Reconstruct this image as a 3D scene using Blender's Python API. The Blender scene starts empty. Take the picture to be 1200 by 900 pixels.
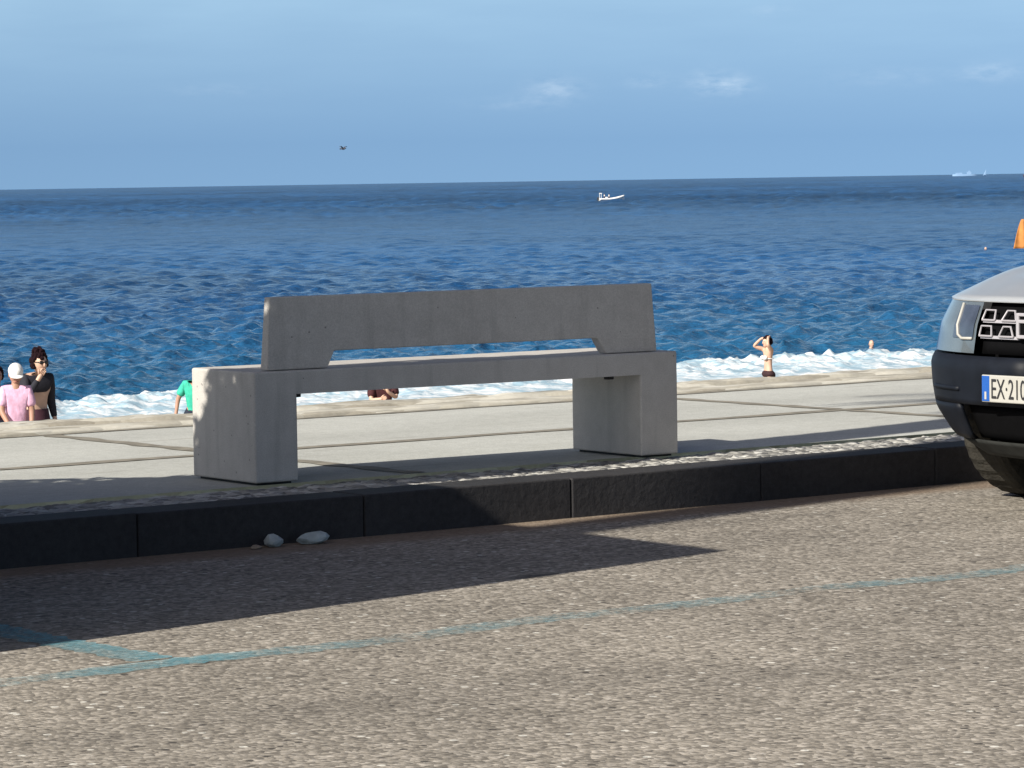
import bpy, bmesh, math, random
import numpy as np
from mathutils import Vector, Matrix
R = math.radians
random.seed(7); rng = np.random.default_rng(7)
S = bpy.context.scene
C = S.collection

# ------------------------------------------------------------------ camera
F_PX, VPX, HY, ROLL, H = 4000.0, 6000.0, 212.5, math.atan(0.0158), 1.35
pit = math.atan((450 - HY) * math.cos(ROLL) / F_PX)
hd = math.atan((VPX - 600) * math.cos(pit) / F_PX / math.cos(ROLL))
fw = Vector((math.cos(hd) * math.cos(pit), math.sin(hd) * math.cos(pit), -math.sin(pit)))
r0 = Vector((math.sin(hd), -math.cos(hd), 0)); u0 = r0.cross(fw)
rt = r0 * math.cos(ROLL) - u0 * math.sin(ROLL)
up = u0 * math.cos(ROLL) + r0 * math.sin(ROLL)
cam = bpy.data.cameras.new('camera'); co = bpy.data.objects.new('camera', cam); C.objects.link(co)
cam.sensor_width = 36; cam.lens = 36 * F_PX / 1200; cam.clip_start = 0.1; cam.clip_end = 200000
m3 = Matrix((rt, up, -fw)).transposed()
co.matrix_world = Matrix.Translation((0, 0, H)) @ m3.to_4x4()
S.camera = co

# ------------------------------------------------------------------ light
SUN_AZ, SUN_EL = R(10.0), R(33.0)          # shadows run along +x, turned 10 deg towards the sea
to_sun = Vector((-math.cos(SUN_AZ) * math.cos(SUN_EL), -math.sin(SUN_AZ) * math.cos(SUN_EL), math.sin(SUN_EL)))
sl = bpy.data.lights.new('sun', 'SUN'); so = bpy.data.objects.new('sun', sl); C.objects.link(so)
sl.energy = 4.6; sl.angle = R(0.5); sl.color = (1.0, 0.945, 0.85)
so.rotation_euler = to_sun.to_track_quat('Z', 'Y').to_euler(); so.location = (0, 0, 30)

W = bpy.data.worlds.new('World'); S.world = W; W.use_nodes = True
nt = W.node_tree; nt.nodes.clear()
def N(nt, typ, **kw):
    n = nt.nodes.new(typ)
    for k, v in kw.items():
        if k.startswith('i_'):
            key = k[2:]; key = int(key) if key.isdigit() else key.replace('_', ' ')
            n.inputs[key].default_value = v
        else: setattr(n, k, v)
    return n
def L(nt, a, b): nt.links.new(a, b)
def math_n(nt, op, a, b=None, c=None, clamp=False):
    n = nt.nodes.new('ShaderNodeMath'); n.operation = op; n.use_clamp = clamp
    for i, v in enumerate((a, b, c)):
        if v is None: continue
        if isinstance(v, (int, float)): n.inputs[i].default_value = v
        else: nt.links.new(v, n.inputs[i])
    return n.outputs[0]
def mixc(nt, fac, a, b, mode='MIX'):
    n = nt.nodes.new('ShaderNodeMix'); n.data_type = 'RGBA'; n.blend_type = mode
    for i, v in ((0, fac), (6, a), (7, b)):
        if isinstance(v, (int, float)): n.inputs[i].default_value = v
        elif isinstance(v, tuple): n.inputs[i].default_value = (*v[:3], 1)
        else: nt.links.new(v, n.inputs[i])
    return n.outputs[2]

tc = N(nt, 'ShaderNodeTexCoord')
lift = N(nt, 'ShaderNodeVectorMath', operation='ADD', i_1=(0, 0, 0.26)); L(nt, tc.outputs['Generated'], lift.inputs[0])
nrm = N(nt, 'ShaderNodeVectorMath', operation='NORMALIZE'); L(nt, lift.outputs[0], nrm.inputs[0])
sky = N(nt, 'ShaderNodeTexSky', sky_type='NISHITA', sun_disc=False, sun_elevation=SUN_EL,
        sun_rotation=math.atan2(to_sun.x, to_sun.y) % (2 * math.pi), altitude=0, air_density=1.0, dust_density=0.7, ozone_density=1.6)
L(nt, nrm.outputs[0], sky.inputs[0])
# direction measured across the sea view (a) and above the horizon (e)
def dotv(v):
    n = N(nt, 'ShaderNodeVectorMath', operation='DOT_PRODUCT', i_1=v); L(nt, tc.outputs['Generated'], n.inputs[0]); return n.outputs['Value']
A_ = dotv(tuple(r0)); sep = N(nt, 'ShaderNodeSeparateXYZ'); L(nt, tc.outputs['Generated'], sep.inputs[0]); E_ = sep.outputs['Z']
mp = N(nt, 'ShaderNodeMapping', i_Scale=(90, 90, 260)); L(nt, tc.outputs['Generated'], mp.inputs[0])
cn = N(nt, 'ShaderNodeTexNoise', i_Scale=1.6, i_Detail=6.0, i_Roughness=0.6); L(nt, mp.outputs[0], cn.inputs['Vector'])
total = None
for (px, py, sx, sy, st) in ((655, 105, 26, 11, .9), (765, 95, 20, 7, .6), (838, 98, 22, 11, 1.0), (868, 101, 18, 9, .8), (1160, 86, 26, 9, .75), (1040, 92, 60, 9, .3), (905, 14, 20, 5, .35), (265, 106, 50, 6, .25), (610, 122, 40, 6, .35)):
    a0 = (px - 600) / F_PX; e0 = (212.5 - 0.0158 * (px - 600) - py) / F_PX
    da = math_n(nt, 'MULTIPLY', math_n(nt, 'SUBTRACT', A_, a0), F_PX / sx)
    de = math_n(nt, 'MULTIPLY', math_n(nt, 'SUBTRACT', E_, e0), F_PX / sy)
    d2 = math_n(nt, 'ADD', math_n(nt, 'MULTIPLY', da, da), math_n(nt, 'MULTIPLY', de, de))
    g = math_n(nt, 'MULTIPLY', math_n(nt, 'EXPONENT', math_n(nt, 'MULTIPLY', d2, -0.7)), st)
    total = g if total is None else math_n(nt, 'ADD', total, g)
wisp = N(nt, 'ShaderNodeMapRange', i_1=0.36, i_2=0.66); L(nt, cn.outputs[0], wisp.inputs[0])
cl = math_n(nt, 'MULTIPLY', math_n(nt, 'MULTIPLY', total, wisp.outputs[0]), 0.16, clamp=True)
high = N(nt, 'ShaderNodeMapRange', i_1=0.06, i_2=0.45, interpolation_type='SMOOTHSTEP'); L(nt, E_, high.inputs[0])
# faint veil that thickens upward, then thins out again high up
mp2 = N(nt, 'ShaderNodeMapping', i_Scale=(9, 9, 60)); L(nt, tc.outputs['Generated'], mp2.inputs[0])
vn = N(nt, 'ShaderNodeTexNoise', i_Scale=2.2, i_Detail=4.0); L(nt, mp2.outputs[0], vn.inputs['Vector'])
veil = N(nt, 'ShaderNodeMapRange', i_1=0.012, i_2=0.075); L(nt, E_, veil.inputs[0])
vf = math_n(nt, 'MULTIPLY', math_n(nt, 'MULTIPLY', veil.outputs[0], math_n(nt, 'SUBTRACT', 1.0, high.outputs[0])), math_n(nt, 'MULTIPLY_ADD', vn.outputs[0], 0.16, 0.24), clamp=True)
tint = mixc(nt, 1.0, sky.outputs[0], mixc(nt, high.outputs[0], (0.81, 0.91, 0.945), (0.36, 0.31, 0.40)), 'MULTIPLY')
c1 = mixc(nt, vf, tint, (6.6, 9.4, 10.6))
c2 = mixc(nt, cl, c1, (8.5, 9.2, 9.6))
# pale haze glow round the sun, added to brighten surfaces facing it
sd_ = math_n(nt, 'POWER', math_n(nt, 'MAXIMUM', dotv(tuple(to_sun)), 0.0), 7.0)
c2 = mixc(nt, sd_, c2, (11.0, 10.3, 10.0))
bg = N(nt, 'ShaderNodeBackground', i_Strength=0.092); L(nt, c2, bg.inputs[0])
wo = N(nt, 'ShaderNodeOutputWorld'); L(nt, bg.outputs[0], wo.inputs[0])

vs = S.view_settings; vs.view_transform = 'Standard'; vs.look = 'None'; vs.gamma = 1; vs.use_curve_mapping = False
vs.exposure = 0.60
S.render.engine = 'CYCLES'
S.cycles.max_bounces = 6

# ------------------------------------------------------------------ helpers
def tag(o, label=None, cat=None, group=None, kind=None):
    if label: o['label'] = label
    if cat: o['category'] = cat
    if group: o['group'] = group
    if kind: o['kind'] = kind
    return o
def thing(name, label, cat, loc=(0, 0, 0), rz=0, group=None):
    o = bpy.data.objects.new(name, None); C.objects.link(o); o.location = loc; o.rotation_euler = (0, 0, rz)
    o.empty_display_size = 0.1
    return tag(o, label, cat, group)
def link_mesh(name, me, mats, parent=None, smooth=False):
    o = bpy.data.objects.new(name, me); C.objects.link(o)
    for m in (mats if isinstance(mats, (list, tuple)) else [mats]): me.materials.append(m)
    if smooth: me.polygons.foreach_set('use_smooth', [True] * len(me.polygons))
    if parent: o.parent = parent
    return o
def obj(name, bm, mats, parent=None, smooth=False):
    me = bpy.data.meshes.new(name); bm.normal_update(); bm.to_mesh(me); bm.free()
    return link_mesh(name, me, mats, parent, smooth)
def np_grid(P, flip=False):
    """(n,m,3) array -> mesh datablock"""
    n, m = P.shape[:2]
    me = bpy.data.meshes.new('grid')
    me.vertices.add(n * m); me.vertices.foreach_set('co', np.ascontiguousarray(P, dtype=np.float32).ravel())
    i = np.arange(n * m).reshape(n, m)
    q = np.stack([i[:-1, :-1], i[1:, :-1], i[1:, 1:], i[:-1, 1:]], -1).reshape(-1, 4)
    if flip: q = q[:, ::-1]
    k = len(q)
    me.loops.add(k * 4); me.loops.foreach_set('vertex_index', np.ascontiguousarray(q, dtype=np.int32).ravel())
    me.polygons.add(k); me.polygons.foreach_set('loop_start', np.arange(0, 4 * k, 4, dtype=np.int32)); me.polygons.foreach_set('loop_total', np.full(k, 4, dtype=np.int32))
    me.update(); me.validate()
    return me
def bm_grid(bm, fn, n, m, mi=0, close=False):
    V = [[bm.verts.new(fn(i / (n - 1), j / (m - 1))) for j in range(m)] for i in range(n)]
    for i in range(n - 1):
        for j in range(m - 1):
            f = bm.faces.new((V[i][j], V[i + 1][j], V[i + 1][j + 1], V[i][j + 1])); f.material_index = mi
    return V
def bm_box(bm, x0, x1, y0, y1, z0, z1, bev=0, mi=0, seg=2):
    vs_ = [bm.verts.new(p) for p in ((x0, y0, z0), (x1, y0, z0), (x1, y1, z0), (x0, y1, z0), (x0, y0, z1), (x1, y0, z1), (x1, y1, z1), (x0, y1, z1))]
    fs = [bm.faces.new([vs_[i] for i in q]) for q in ((0, 3, 2, 1), (4, 5, 6, 7), (0, 1, 5, 4), (1, 2, 6, 5), (2, 3, 7, 6), (3, 0, 4, 7))]
    for f in fs: f.material_index = mi
    if bev:
        es = list({e for f in fs for e in f.edges})
        bmesh.ops.bevel(bm, geom=es, offset=bev, segments=seg, affect='EDGES', profile=0.5)
def bm_tube(bm, pts, rad, seg=8, mi=0, cap=True):
    pts = [Vector(p) for p in pts]; rads = rad if isinstance(rad, (list, tuple)) else [rad] * len(pts)
    rings = []; prev = None
    for i, p in enumerate(pts):
        a = pts[max(i - 1, 0)]; b = pts[min(i + 1, len(pts) - 1)]; t = (b - a).normalized()
        if prev is None:
            n = t.orthogonal().normalized()
        else:
            n = (prev - t * prev.dot(t)); n = n.normalized() if n.length > 1e-6 else t.orthogonal().normalized()
        prev = n; bb = t.cross(n)
        rings.append([bm.verts.new(p + (n * math.cos(k * 2 * math.pi / seg) + bb * math.sin(k * 2 * math.pi / seg)) * rads[i]) for k in range(seg)])
    for i in range(len(rings) - 1):
        for k in range(seg):
            f = bm.faces.new((rings[i][k], rings[i][(k + 1) % seg], rings[i + 1][(k + 1) % seg], rings[i + 1][k])); f.material_index = mi
    if cap:
        for rg, rev in ((rings[0], True), (rings[-1], False)):
            f = bm.faces.new(rg[::-1] if rev else rg); f.material_index = mi
def bm_ball(bm, c, r, seg=12, mi=0, rot=None):
    r = r if isinstance(r, (tuple, list)) else (r, r, r)
    mat = Matrix.Translation(c) @ (rot.to_4x4() if rot else Matrix.Identity(4)) @ Matrix.Diagonal((*r, 1))
    g = bmesh.ops.create_uvsphere(bm, u_segments=seg, v_segments=max(6, seg * 2 // 3), radius=1, matrix=mat)
    for f in {f for v in g['verts'] for f in v.link_faces}: f.material_index = mi; f.smooth = True
def smoothstep(a, b, x):
    t = np.clip((x - a) / (b - a), 0, 1); return t * t * (3 - 2 * t)
def vnoise(x, y, seed=0):
    """value noise on arrays, about -1..1"""
    xi = np.floor(x).astype(np.int64); yi = np.floor(y).astype(np.int64); fx = x - xi; fy = y - yi
    fx = fx * fx * (3 - 2 * fx); fy = fy * fy * (3 - 2 * fy)
    def h(a, b):
        n = (a * 374761393 + b * 668265263 + seed * 144269) & 0x7fffffff
        n = ((n ^ (n >> 13)) * 1274126177) & 0x7fffffff
        return ((n ^ (n >> 16)) & 0xffff) / 32767.5 - 1
    return (h(xi, yi) * (1 - fx) + h(xi + 1, yi) * fx) * (1 - fy) + (h(xi, yi + 1) * (1 - fx) + h(xi + 1, yi + 1) * fx) * fy
def fbm(x, y, o=4, seed=0):
    s = 0; a = 1; t = 0
    for k in range(o):
        s = s + a * vnoise(x * 2 ** k, y * 2 ** k, seed + k * 17); t += a; a *= 0.55
    return s / t

# ------------------------------------------------------------------ materials
def new_mat(name):
    m = bpy.data.materials.new(name); m.use_nodes = True
    t = m.node_tree; b = t.nodes['Principled BSDF']; return m, t, b
def mat(name, col, rough=0.6, metal=0.0, var=0.12, scale=8.0, bump=0.0, bscale=60.0, coat=0.0, spec=0.5, col2=None):
    m, t, b = new_mat(name)
    tcn = N(t, 'ShaderNodeTexCoord'); no = N(t, 'ShaderNodeTexNoise', i_Scale=scale, i_Detail=5.0); L(t, tcn.outputs['Object'], no.inputs['Vector'])
    rm = N(t, 'ShaderNodeMapRange', i_1=0.3, i_2=0.7); L(t, no.outputs[0], rm.inputs[0])
    a = tuple(c * (1 - var) for c in col); d = col2 or tuple(min(1, c * (1 + var)) for c in col)
    L(t, mixc(t, rm.outputs[0], a, d), b.inputs['Base Color'])
    b.inputs['Roughness'].default_value = rough; b.inputs['Metallic'].default_value = metal; b.inputs['Coat Weight'].default_value = coat
    b.inputs['Specular IOR Level'].default_value = spec
    if bump:
        n2 = N(t, 'ShaderNodeTexNoise', i_Scale=bscale, i_Detail=4.0); L(t, tcn.outputs['Object'], n2.inputs['Vector'])
        bp = N(t, 'ShaderNodeBump', i_Strength=bump, i_Distance=0.02); L(t, n2.outputs[0], bp.inputs['Height']); L(t, bp.outputs[0], b.inputs['Normal'])
    return m

def asphalt_color(t, tcn):
    """worn pale asphalt: mixed stone chips, darker binder, broad stains and a dusty gutter"""
    v = N(t, 'ShaderNodeTexVoronoi', i_Scale=62.0, i_Randomness=1.0); L(t, tcn.outputs['Object'], v.inputs['Vector'])
    hv = N(t, 'ShaderNodeSeparateColor'); L(t, v.outputs['Color'], hv.inputs[0])
    n1 = N(t, 'ShaderNodeTexNoise', i_Scale=38.0, i_Detail=5.0, i_Roughness=0.7); L(t, tcn.outputs['Object'], n1.inputs['Vector'])
    f = math_n(t, 'ADD', math_n(t, 'MULTIPLY', hv.outputs[0], 0.5), math_n(t, 'MULTIPLY', n1.outputs[0], 0.85))
    mq = N(t, 'ShaderNodeMapping', i_Rotation=(0, 0, -0.93), i_Scale=(13, 34, 20)); L(t, tcn.outputs['Object'], mq.inputs[0])
    n5 = N(t, 'ShaderNodeTexNoise', i_Scale=1.0, i_Detail=4.0, i_Roughness=0.62, i_Distortion=0.5); L(t, mq.outputs[0], n5.inputs['Vector'])
    f = math_n(t, 'ADD', math_n(t, 'MULTIPLY', f, 0.62), math_n(t, 'MULTIPLY', n5.outputs[0], 0.52))
    r = N(t, 'ShaderNodeValToRGB'); L(t, f, r.inputs[0]); e = r.color_ramp.elements
    e[0].position = 0.42; e[0].color = (0.118, 0.105, 0.088, 1); e[1].position = 0.90; e[1].color = (0.45, 0.41, 0.355, 1)
    x = e.new(0.58); x.color = (0.190, 0.170, 0.142, 1); x = e.new(0.74); x.color = (0.295, 0.265, 0.222, 1)
    cr = r.outputs[0]
    v2 = N(t, 'ShaderNodeTexVoronoi', i_Scale=30.0); L(t, tcn.outputs['Object'], v2.inputs['Vector']); h2 = N(t, 'ShaderNodeSeparateColor'); L(t, v2.outputs['Color'], h2.inputs[0])
    core = math_n(t, 'LESS_THAN', v2.outputs['Distance'], 0.33)
    cr = mixc(t, math_n(t, 'MULTIPLY', core, math_n(t, 'GREATER_THAN', h2.outputs[0], 0.955)), cr, (0.58, 0.56, 0.50))
    cr = mixc(t, math_n(t, 'MULTIPLY', core, math_n(t, 'LESS_THAN', h2.outputs[0], 0.05)), cr, (0.07, 0.063, 0.055))
    n2 = N(t, 'ShaderNodeTexNoise', i_Scale=0.9, i_Detail=4.0, i_Roughness=0.6); L(t, tcn.outputs['Object'], n2.inputs['Vector'])
    st = N(t, 'ShaderNodeMapRange', i_1=0.35, i_2=0.7, i_3=0.82, i_4=1.12); L(t, n2.outputs[0], st.inputs[0])
    c = mixc(t, 1.0, cr, st.outputs[0], 'MULTIPLY')
    return c, v, n1
def road_mat():
    m, t, b = new_mat('worn asphalt'); tcn = N(t, 'ShaderNodeTexCoord')
    c, v, n1 = asphalt_color(t, tcn)
    # brown grit swept against the kerb, sparse oil spots
    sp = N(t, 'ShaderNodeSeparateXYZ'); L(t, tcn.outputs['Object'], sp.inputs[0])
    gn = N(t, 'ShaderNodeTexNoise', i_Scale=3.0, i_Detail=5.0); L(t, tcn.outputs['Object'], gn.inputs['Vector'])
    gy = math_n(t, 'ADD', sp.outputs[1], math_n(t, 'MULTIPLY', gn.outputs[0], 0.22))
    g = N(t, 'ShaderNodeMapRange', i_1=10.58, i_2=10.72, i_3=0.0, i_4=0.75); L(t, gy, g.inputs[0])
    c = mixc(t, g.outputs[0], c, (0.20, 0.145, 0.10))
    on = N(t, 'ShaderNodeTexNoise', i_Scale=1.7, i_Detail=2.0); mpo = N(t, 'ShaderNodeMapping', i_Scale=(0.7, 1.5, 1), i_Location=(3.1, 0.4, 0)); L(t, tcn.outputs['Object'], mpo.inputs[0]); L(t, mpo.outputs[0], on.inputs['Vector'])
    o = N(t, 'ShaderNodeMapRange', i_1=0.68, i_2=0.78, i_3=0.0, i_4=0.45); L(t, on.outputs[0], o.inputs[0])
    c = mixc(t, o.outputs[0], c, (0.06, 0.055, 0.05))
    def spot_mask(cx, cy, rx, ry, soft):
        ex = math_n(t, 'DIVIDE', math_n(t, 'SUBTRACT', sp.outputs[0], cx), rx); ey = math_n(t, 'DIVIDE', math_n(t, 'SUBTRACT', gy, cy + 0.11), ry)
        d_ = math_n(t, 'ADD', math_n(t, 'MULTIPLY', ex, ex), math_n(t, 'MULTIPLY', ey, ey)); m_ = N(t, 'ShaderNodeMapRange', i_1=1.0 - soft, i_2=1.0 + soft, i_3=1.0, i_4=0.0); L(t, d_, m_.inputs[0]); return m_.outputs[0]
    for (cx, cy, rx, ry, k_) in ((6.99, 9.28, 0.11, 0.05, 0.75), (9.05, 9.62, 0.035, 0.03, 0.6), (6.3, 7.0, 0.5, 0.16, 0.16), (5.2, 7.3, 0.7, 0.22, 0.14), (7.4, 6.4, 0.55, 0.2, 0.18), (8.6, 10.25, 0.7, 0.10, 0.25), (10.0, 9.75, 0.35, 0.05, 0.4)):
        c = mixc(t, math_n(t, 'MULTIPLY', spot_mask(cx, cy, rx, ry, 0.55), k_), c, (0.055, 0.05, 0.045))
    L(t, c, b.inputs['Base Color']); b.inputs['Roughness'].default_value = 0.9; b.inputs['Specular IOR Level'].default_value = 0.25
    hgt = math_n(t, 'ADD', math_n(t, 'MULTIPLY', v.outputs['Distance'], -0.9), n1.outputs[0])
    bp = N(t, 'ShaderNodeBump', i_Strength=0.4, i_Distance=0.010); L(t, hgt, bp.inputs['Height']); L(t, bp.outputs[0], b.inputs['Normal'])
    return m
def marking_mat():
    m, t, b = new_mat('faded turquoise road paint'); tcn = N(t, 'ShaderNodeTexCoord')
    n1 = N(t, 'ShaderNodeTexNoise', i_Scale=34.0, i_Detail=5.0, i_Roughness=0.7); L(t, tcn.outputs['Object'], n1.inputs['Vector'])
    n2 = N(t, 'ShaderNodeTexNoise', i_Scale=2.4, i_Detail=3.0); L(t, tcn.outputs['Object'], n2.inputs['Vector'])
    sp = N(t, 'ShaderNodeSeparateXYZ'); L(t, tcn.outputs['Object'], sp.inputs[0])
    dx = math_n(t, 'ABSOLUTE', math_n(t, 'SUBTRACT', sp.outputs[0], 5.0))
    near = N(t, 'ShaderNodeMapRange', i_1=0.0, i_2=0.55, i_3=0.30, i_4=0.0); L(t, dx, near.inputs[0])
    keep = math_n(t, 'ADD', math_n(t, 'ADD', math_n(t, 'MULTIPLY', n1.outputs[0], 0.9), math_n(t, 'MULTIPLY', n2.outputs[0], 0.75)), near.outputs[0])
    fac = N(t, 'ShaderNodeMapRange', i_1=0.70, i_2=1.36, i_3=0.0, i_4=0.80); L(t, keep, fac.inputs[0])
    b.inputs['Base Color'].default_value = (0.13, 0.34, 0.40, 1); b.inputs['Roughness'].default_value = 0.8
    tr = N(t, 'ShaderNodeBsdfTransparent'); mx = N(t, 'ShaderNodeMixShader'); L(t, fac.outputs[0], mx.inputs[0]); L(t, tr.outputs[0], mx.inputs[1]); L(t, b.outputs[0], mx.inputs[2])
    L(t, mx.outputs[0], t.nodes['Material Output'].inputs[0])
    return m
def concrete_mat(name, c_lo, c_hi, sc=14.0, pores=True, bump=0.12, rough=0.85):
    m, t, b = new_mat(name); tcn = N(t, 'ShaderNodeTexCoord')
    n1 = N(t, 'ShaderNodeTexNoise', i_Scale=sc, i_Detail=7.0, i_Roughness=0.65); L(t, tcn.outputs['Object'], n1.inputs['Vector'])
    n2 = N(t, 'ShaderNodeTexNoise', i_Scale=1.3, i_Detail=4.0); L(t, tcn.outputs['Object'], n2.inputs['Vector'])
    f = math_n(t, 'ADD', math_n(t, 'MULTIPLY', n1.outputs[0], 0.55), math_n(t, 'MULTIPLY', n2.outputs[0], 0.45))
    rm = N(t, 'ShaderNodeMapRange', i_1=0.36, i_2=0.64); L(t, f, rm.inputs[0])
    c = mixc(t, rm.outputs[0], c_lo, c_hi)
    if pores:     # rain runs and rubbed spots
        ms = N(t, 'ShaderNodeMapping', i_Scale=(16, 16, 1.6)); L(t, tcn.outputs['Object'], ms.inputs[0])
        ns = N(t, 'ShaderNodeTexNoise', i_Scale=1.0, i_Detail=5.0); L(t, ms.outputs[0], ns.inputs['Vector'])
        st_ = N(t, 'ShaderNodeMapRange', i_1=0.54, i_2=0.72, i_3=0.0, i_4=0.30); L(t, ns.outputs[0], st_.inputs[0]); c = mixc(t, st_.outputs[0], c, tuple(x * 0.62 for x in c_lo))
    n3 = N(t, 'ShaderNodeTexNoise', i_Scale=210.0, i_Detail=3.0); L(t, tcn.outputs['Object'], n3.inputs['Vector'])
    sp_ = N(t, 'ShaderNodeMapRange', i_1=0.3, i_2=0.7, i_3=0.86, i_4=1.12); L(t, n3.outputs[0], sp_.inputs[0])
    c = mixc(t, 1.0, c, sp_.outputs[0], 'MULTIPLY')
    if pores:
        v = N(t, 'ShaderNodeTexVoronoi', i_Scale=26.0); L(t, tcn.outputs['Object'], v.inputs['Vector'])
        hv = N(t, 'ShaderNodeSeparateColor'); L(t, v.outputs['Color'], hv.inputs[0])
        p = math_n(t, 'MULTIPLY', math_n(t, 'LESS_THAN', v.outputs['Distance'], 0.11), math_n(t, 'GREATER_THAN', hv.outputs[0], 0.86))
        c = mixc(t, math_n(t, 'MULTIPLY', p, 0.7), c, tuple(x * 0.35 for x in c_lo))
    L(t, c, b.inputs['Base Color']); b.inputs['Roughness'].default_value = rough; b.inputs['Specular IOR Level'].default_value = 0.3
    bp = N(t, 'ShaderNodeBump', i_Strength=bump, i_Distance=0.01); L(t, n1.outputs[0], bp.inputs['Height']); L(t, bp.outputs[0], b.inputs['Normal'])
    return m
def promenade_mat():
    """pale cast paving with dark joints on a 3.7 m grid"""
    m, t, b = new_mat('pale promenade paving'); tcn = N(t, 'ShaderNodeTexCoord')
    n1 = N(t, 'ShaderNodeTexNoise', i_Scale=22.0, i_Detail=7.0, i_Roughness=0.7); L(t, tcn.outputs['Object'], n1.inputs['Vector'])
    n2 = N(t, 'ShaderNodeTexNoise', i_Scale=0.8, i_Detail=5.0); mpn = N(t, 'ShaderNodeMapping', i_Scale=(0.6, 1.6, 1)); L(t, tcn.outputs['Object'], mpn.inputs[0]); L(t, mpn.outputs[0], n2.inputs['Vector'])
    f = math_n(t, 'ADD', math_n(t, 'MULTIPLY', n1.outputs[0], 0.5), math_n(t, 'MULTIPLY', n2.outputs[0], 0.5))
    rm = N(t, 'ShaderNodeMapRange', i_1=0.34, i_2=0.66); L(t, f, rm.inputs[0])
    c = mixc(t, rm.outputs[0], (0.35, 0.352, 0.32), (0.505, 0.51, 0.47))
    vv = N(t, 'ShaderNodeTexNoise', i_Scale=120.0, i_Detail=2.0); L(t, tcn.outputs['Object'], vv.inputs['Vector'])
    sv = N(t, 'ShaderNodeMapRange', i_1=0.3, i_2=0.7, i_3=0.84, i_4=1.14); L(t, vv.outputs[0], sv.inputs[0]); c = mixc(t, 1.0, c, sv.outputs[0], 'MULTIPLY')
    # broken dark scuffs lying along the walk
    sm = N(t, 'ShaderNodeMapping', i_Scale=(0.9, 7.0, 1)); L(t, tcn.outputs['Object'], sm.inputs[0])
    sn = N(t, 'ShaderNodeTexNoise', i_Scale=1.5, i_Detail=5.0); L(t, sm.outputs[0], sn.inputs['Vector'])
    sc_ = N(t, 'ShaderNodeMapRange', i_1=0.62, i_2=0.74, i_3=0.0, i_4=0.45); L(t, sn.outputs[0], sc_.inputs[0]); c = mixc(t, sc_.outputs[0], c, (0.22, 0.20, 0.165))
    L(t, c, b.inputs['Base Color']); b.inputs['Roughness'].default_value = 0.88; b.inputs['Specular IOR Level'].default_value = 0.25
    bp = N(t, 'ShaderNodeBump', i_Strength=0.25, i_Distance=0.006); L(t, n1.outputs[0], bp.inputs['Height']); L(t, bp.outputs[0], b.inputs['Normal'])
    return m
def rubble_mat(name, cols, scale=14.0, bump=1.0, stretch=(1, 1, 1)):
    m, t, b = new_mat(name); tcn = N(t, 'ShaderNodeTexCoord'); mp_ = N(t, 'ShaderNodeMapping', i_Scale=stretch); L(t, tcn.outputs['Object'], mp_.inputs[0])
    v = N(t, 'ShaderNodeTexVoronoi', i_Scale=scale); L(t, mp_.outputs[0], v.inputs['Vector'])
    hv = N(t, 'ShaderNodeSeparateColor'); L(t, v.outputs['Color'], hv.inputs[0])
    n1 = N(t, 'ShaderNodeTexNoise', i_Scale=40.0, i_Detail=5.0); L(t, tcn.outputs['Object'], n1.inputs['Vector'])
    f = math_n(t, 'ADD', math_n(t, 'MULTIPLY', hv.outputs[0], 0.6), math_n(t, 'MULTIPLY', n1.outputs[0], 0.4))
    r = N(t, 'ShaderNodeValToRGB'); L(t, f, r.inputs[0]); e = r.color_ramp.elements
    e[0].position = 0.15; e[0].color = (*cols[0], 1); e[1].position = 0.85; e[1].color = (*cols[2], 1); x = e.new(0.5); x.color = (*cols[1], 1)
    L(t, r.outputs[0], b.inputs['Base Color']); b.inputs['Roughness'].default_value = 0.85; b.inputs['Specular IOR Level'].default_value = 0.3
    bp = N(t, 'ShaderNodeBump', i_Strength=bump, i_Distance=0.03, invert=True); L(t, v.outputs['Distance'], bp.inputs['Height']); L(t, bp.outputs[0], b.inputs['Normal'])
    return m
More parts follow.
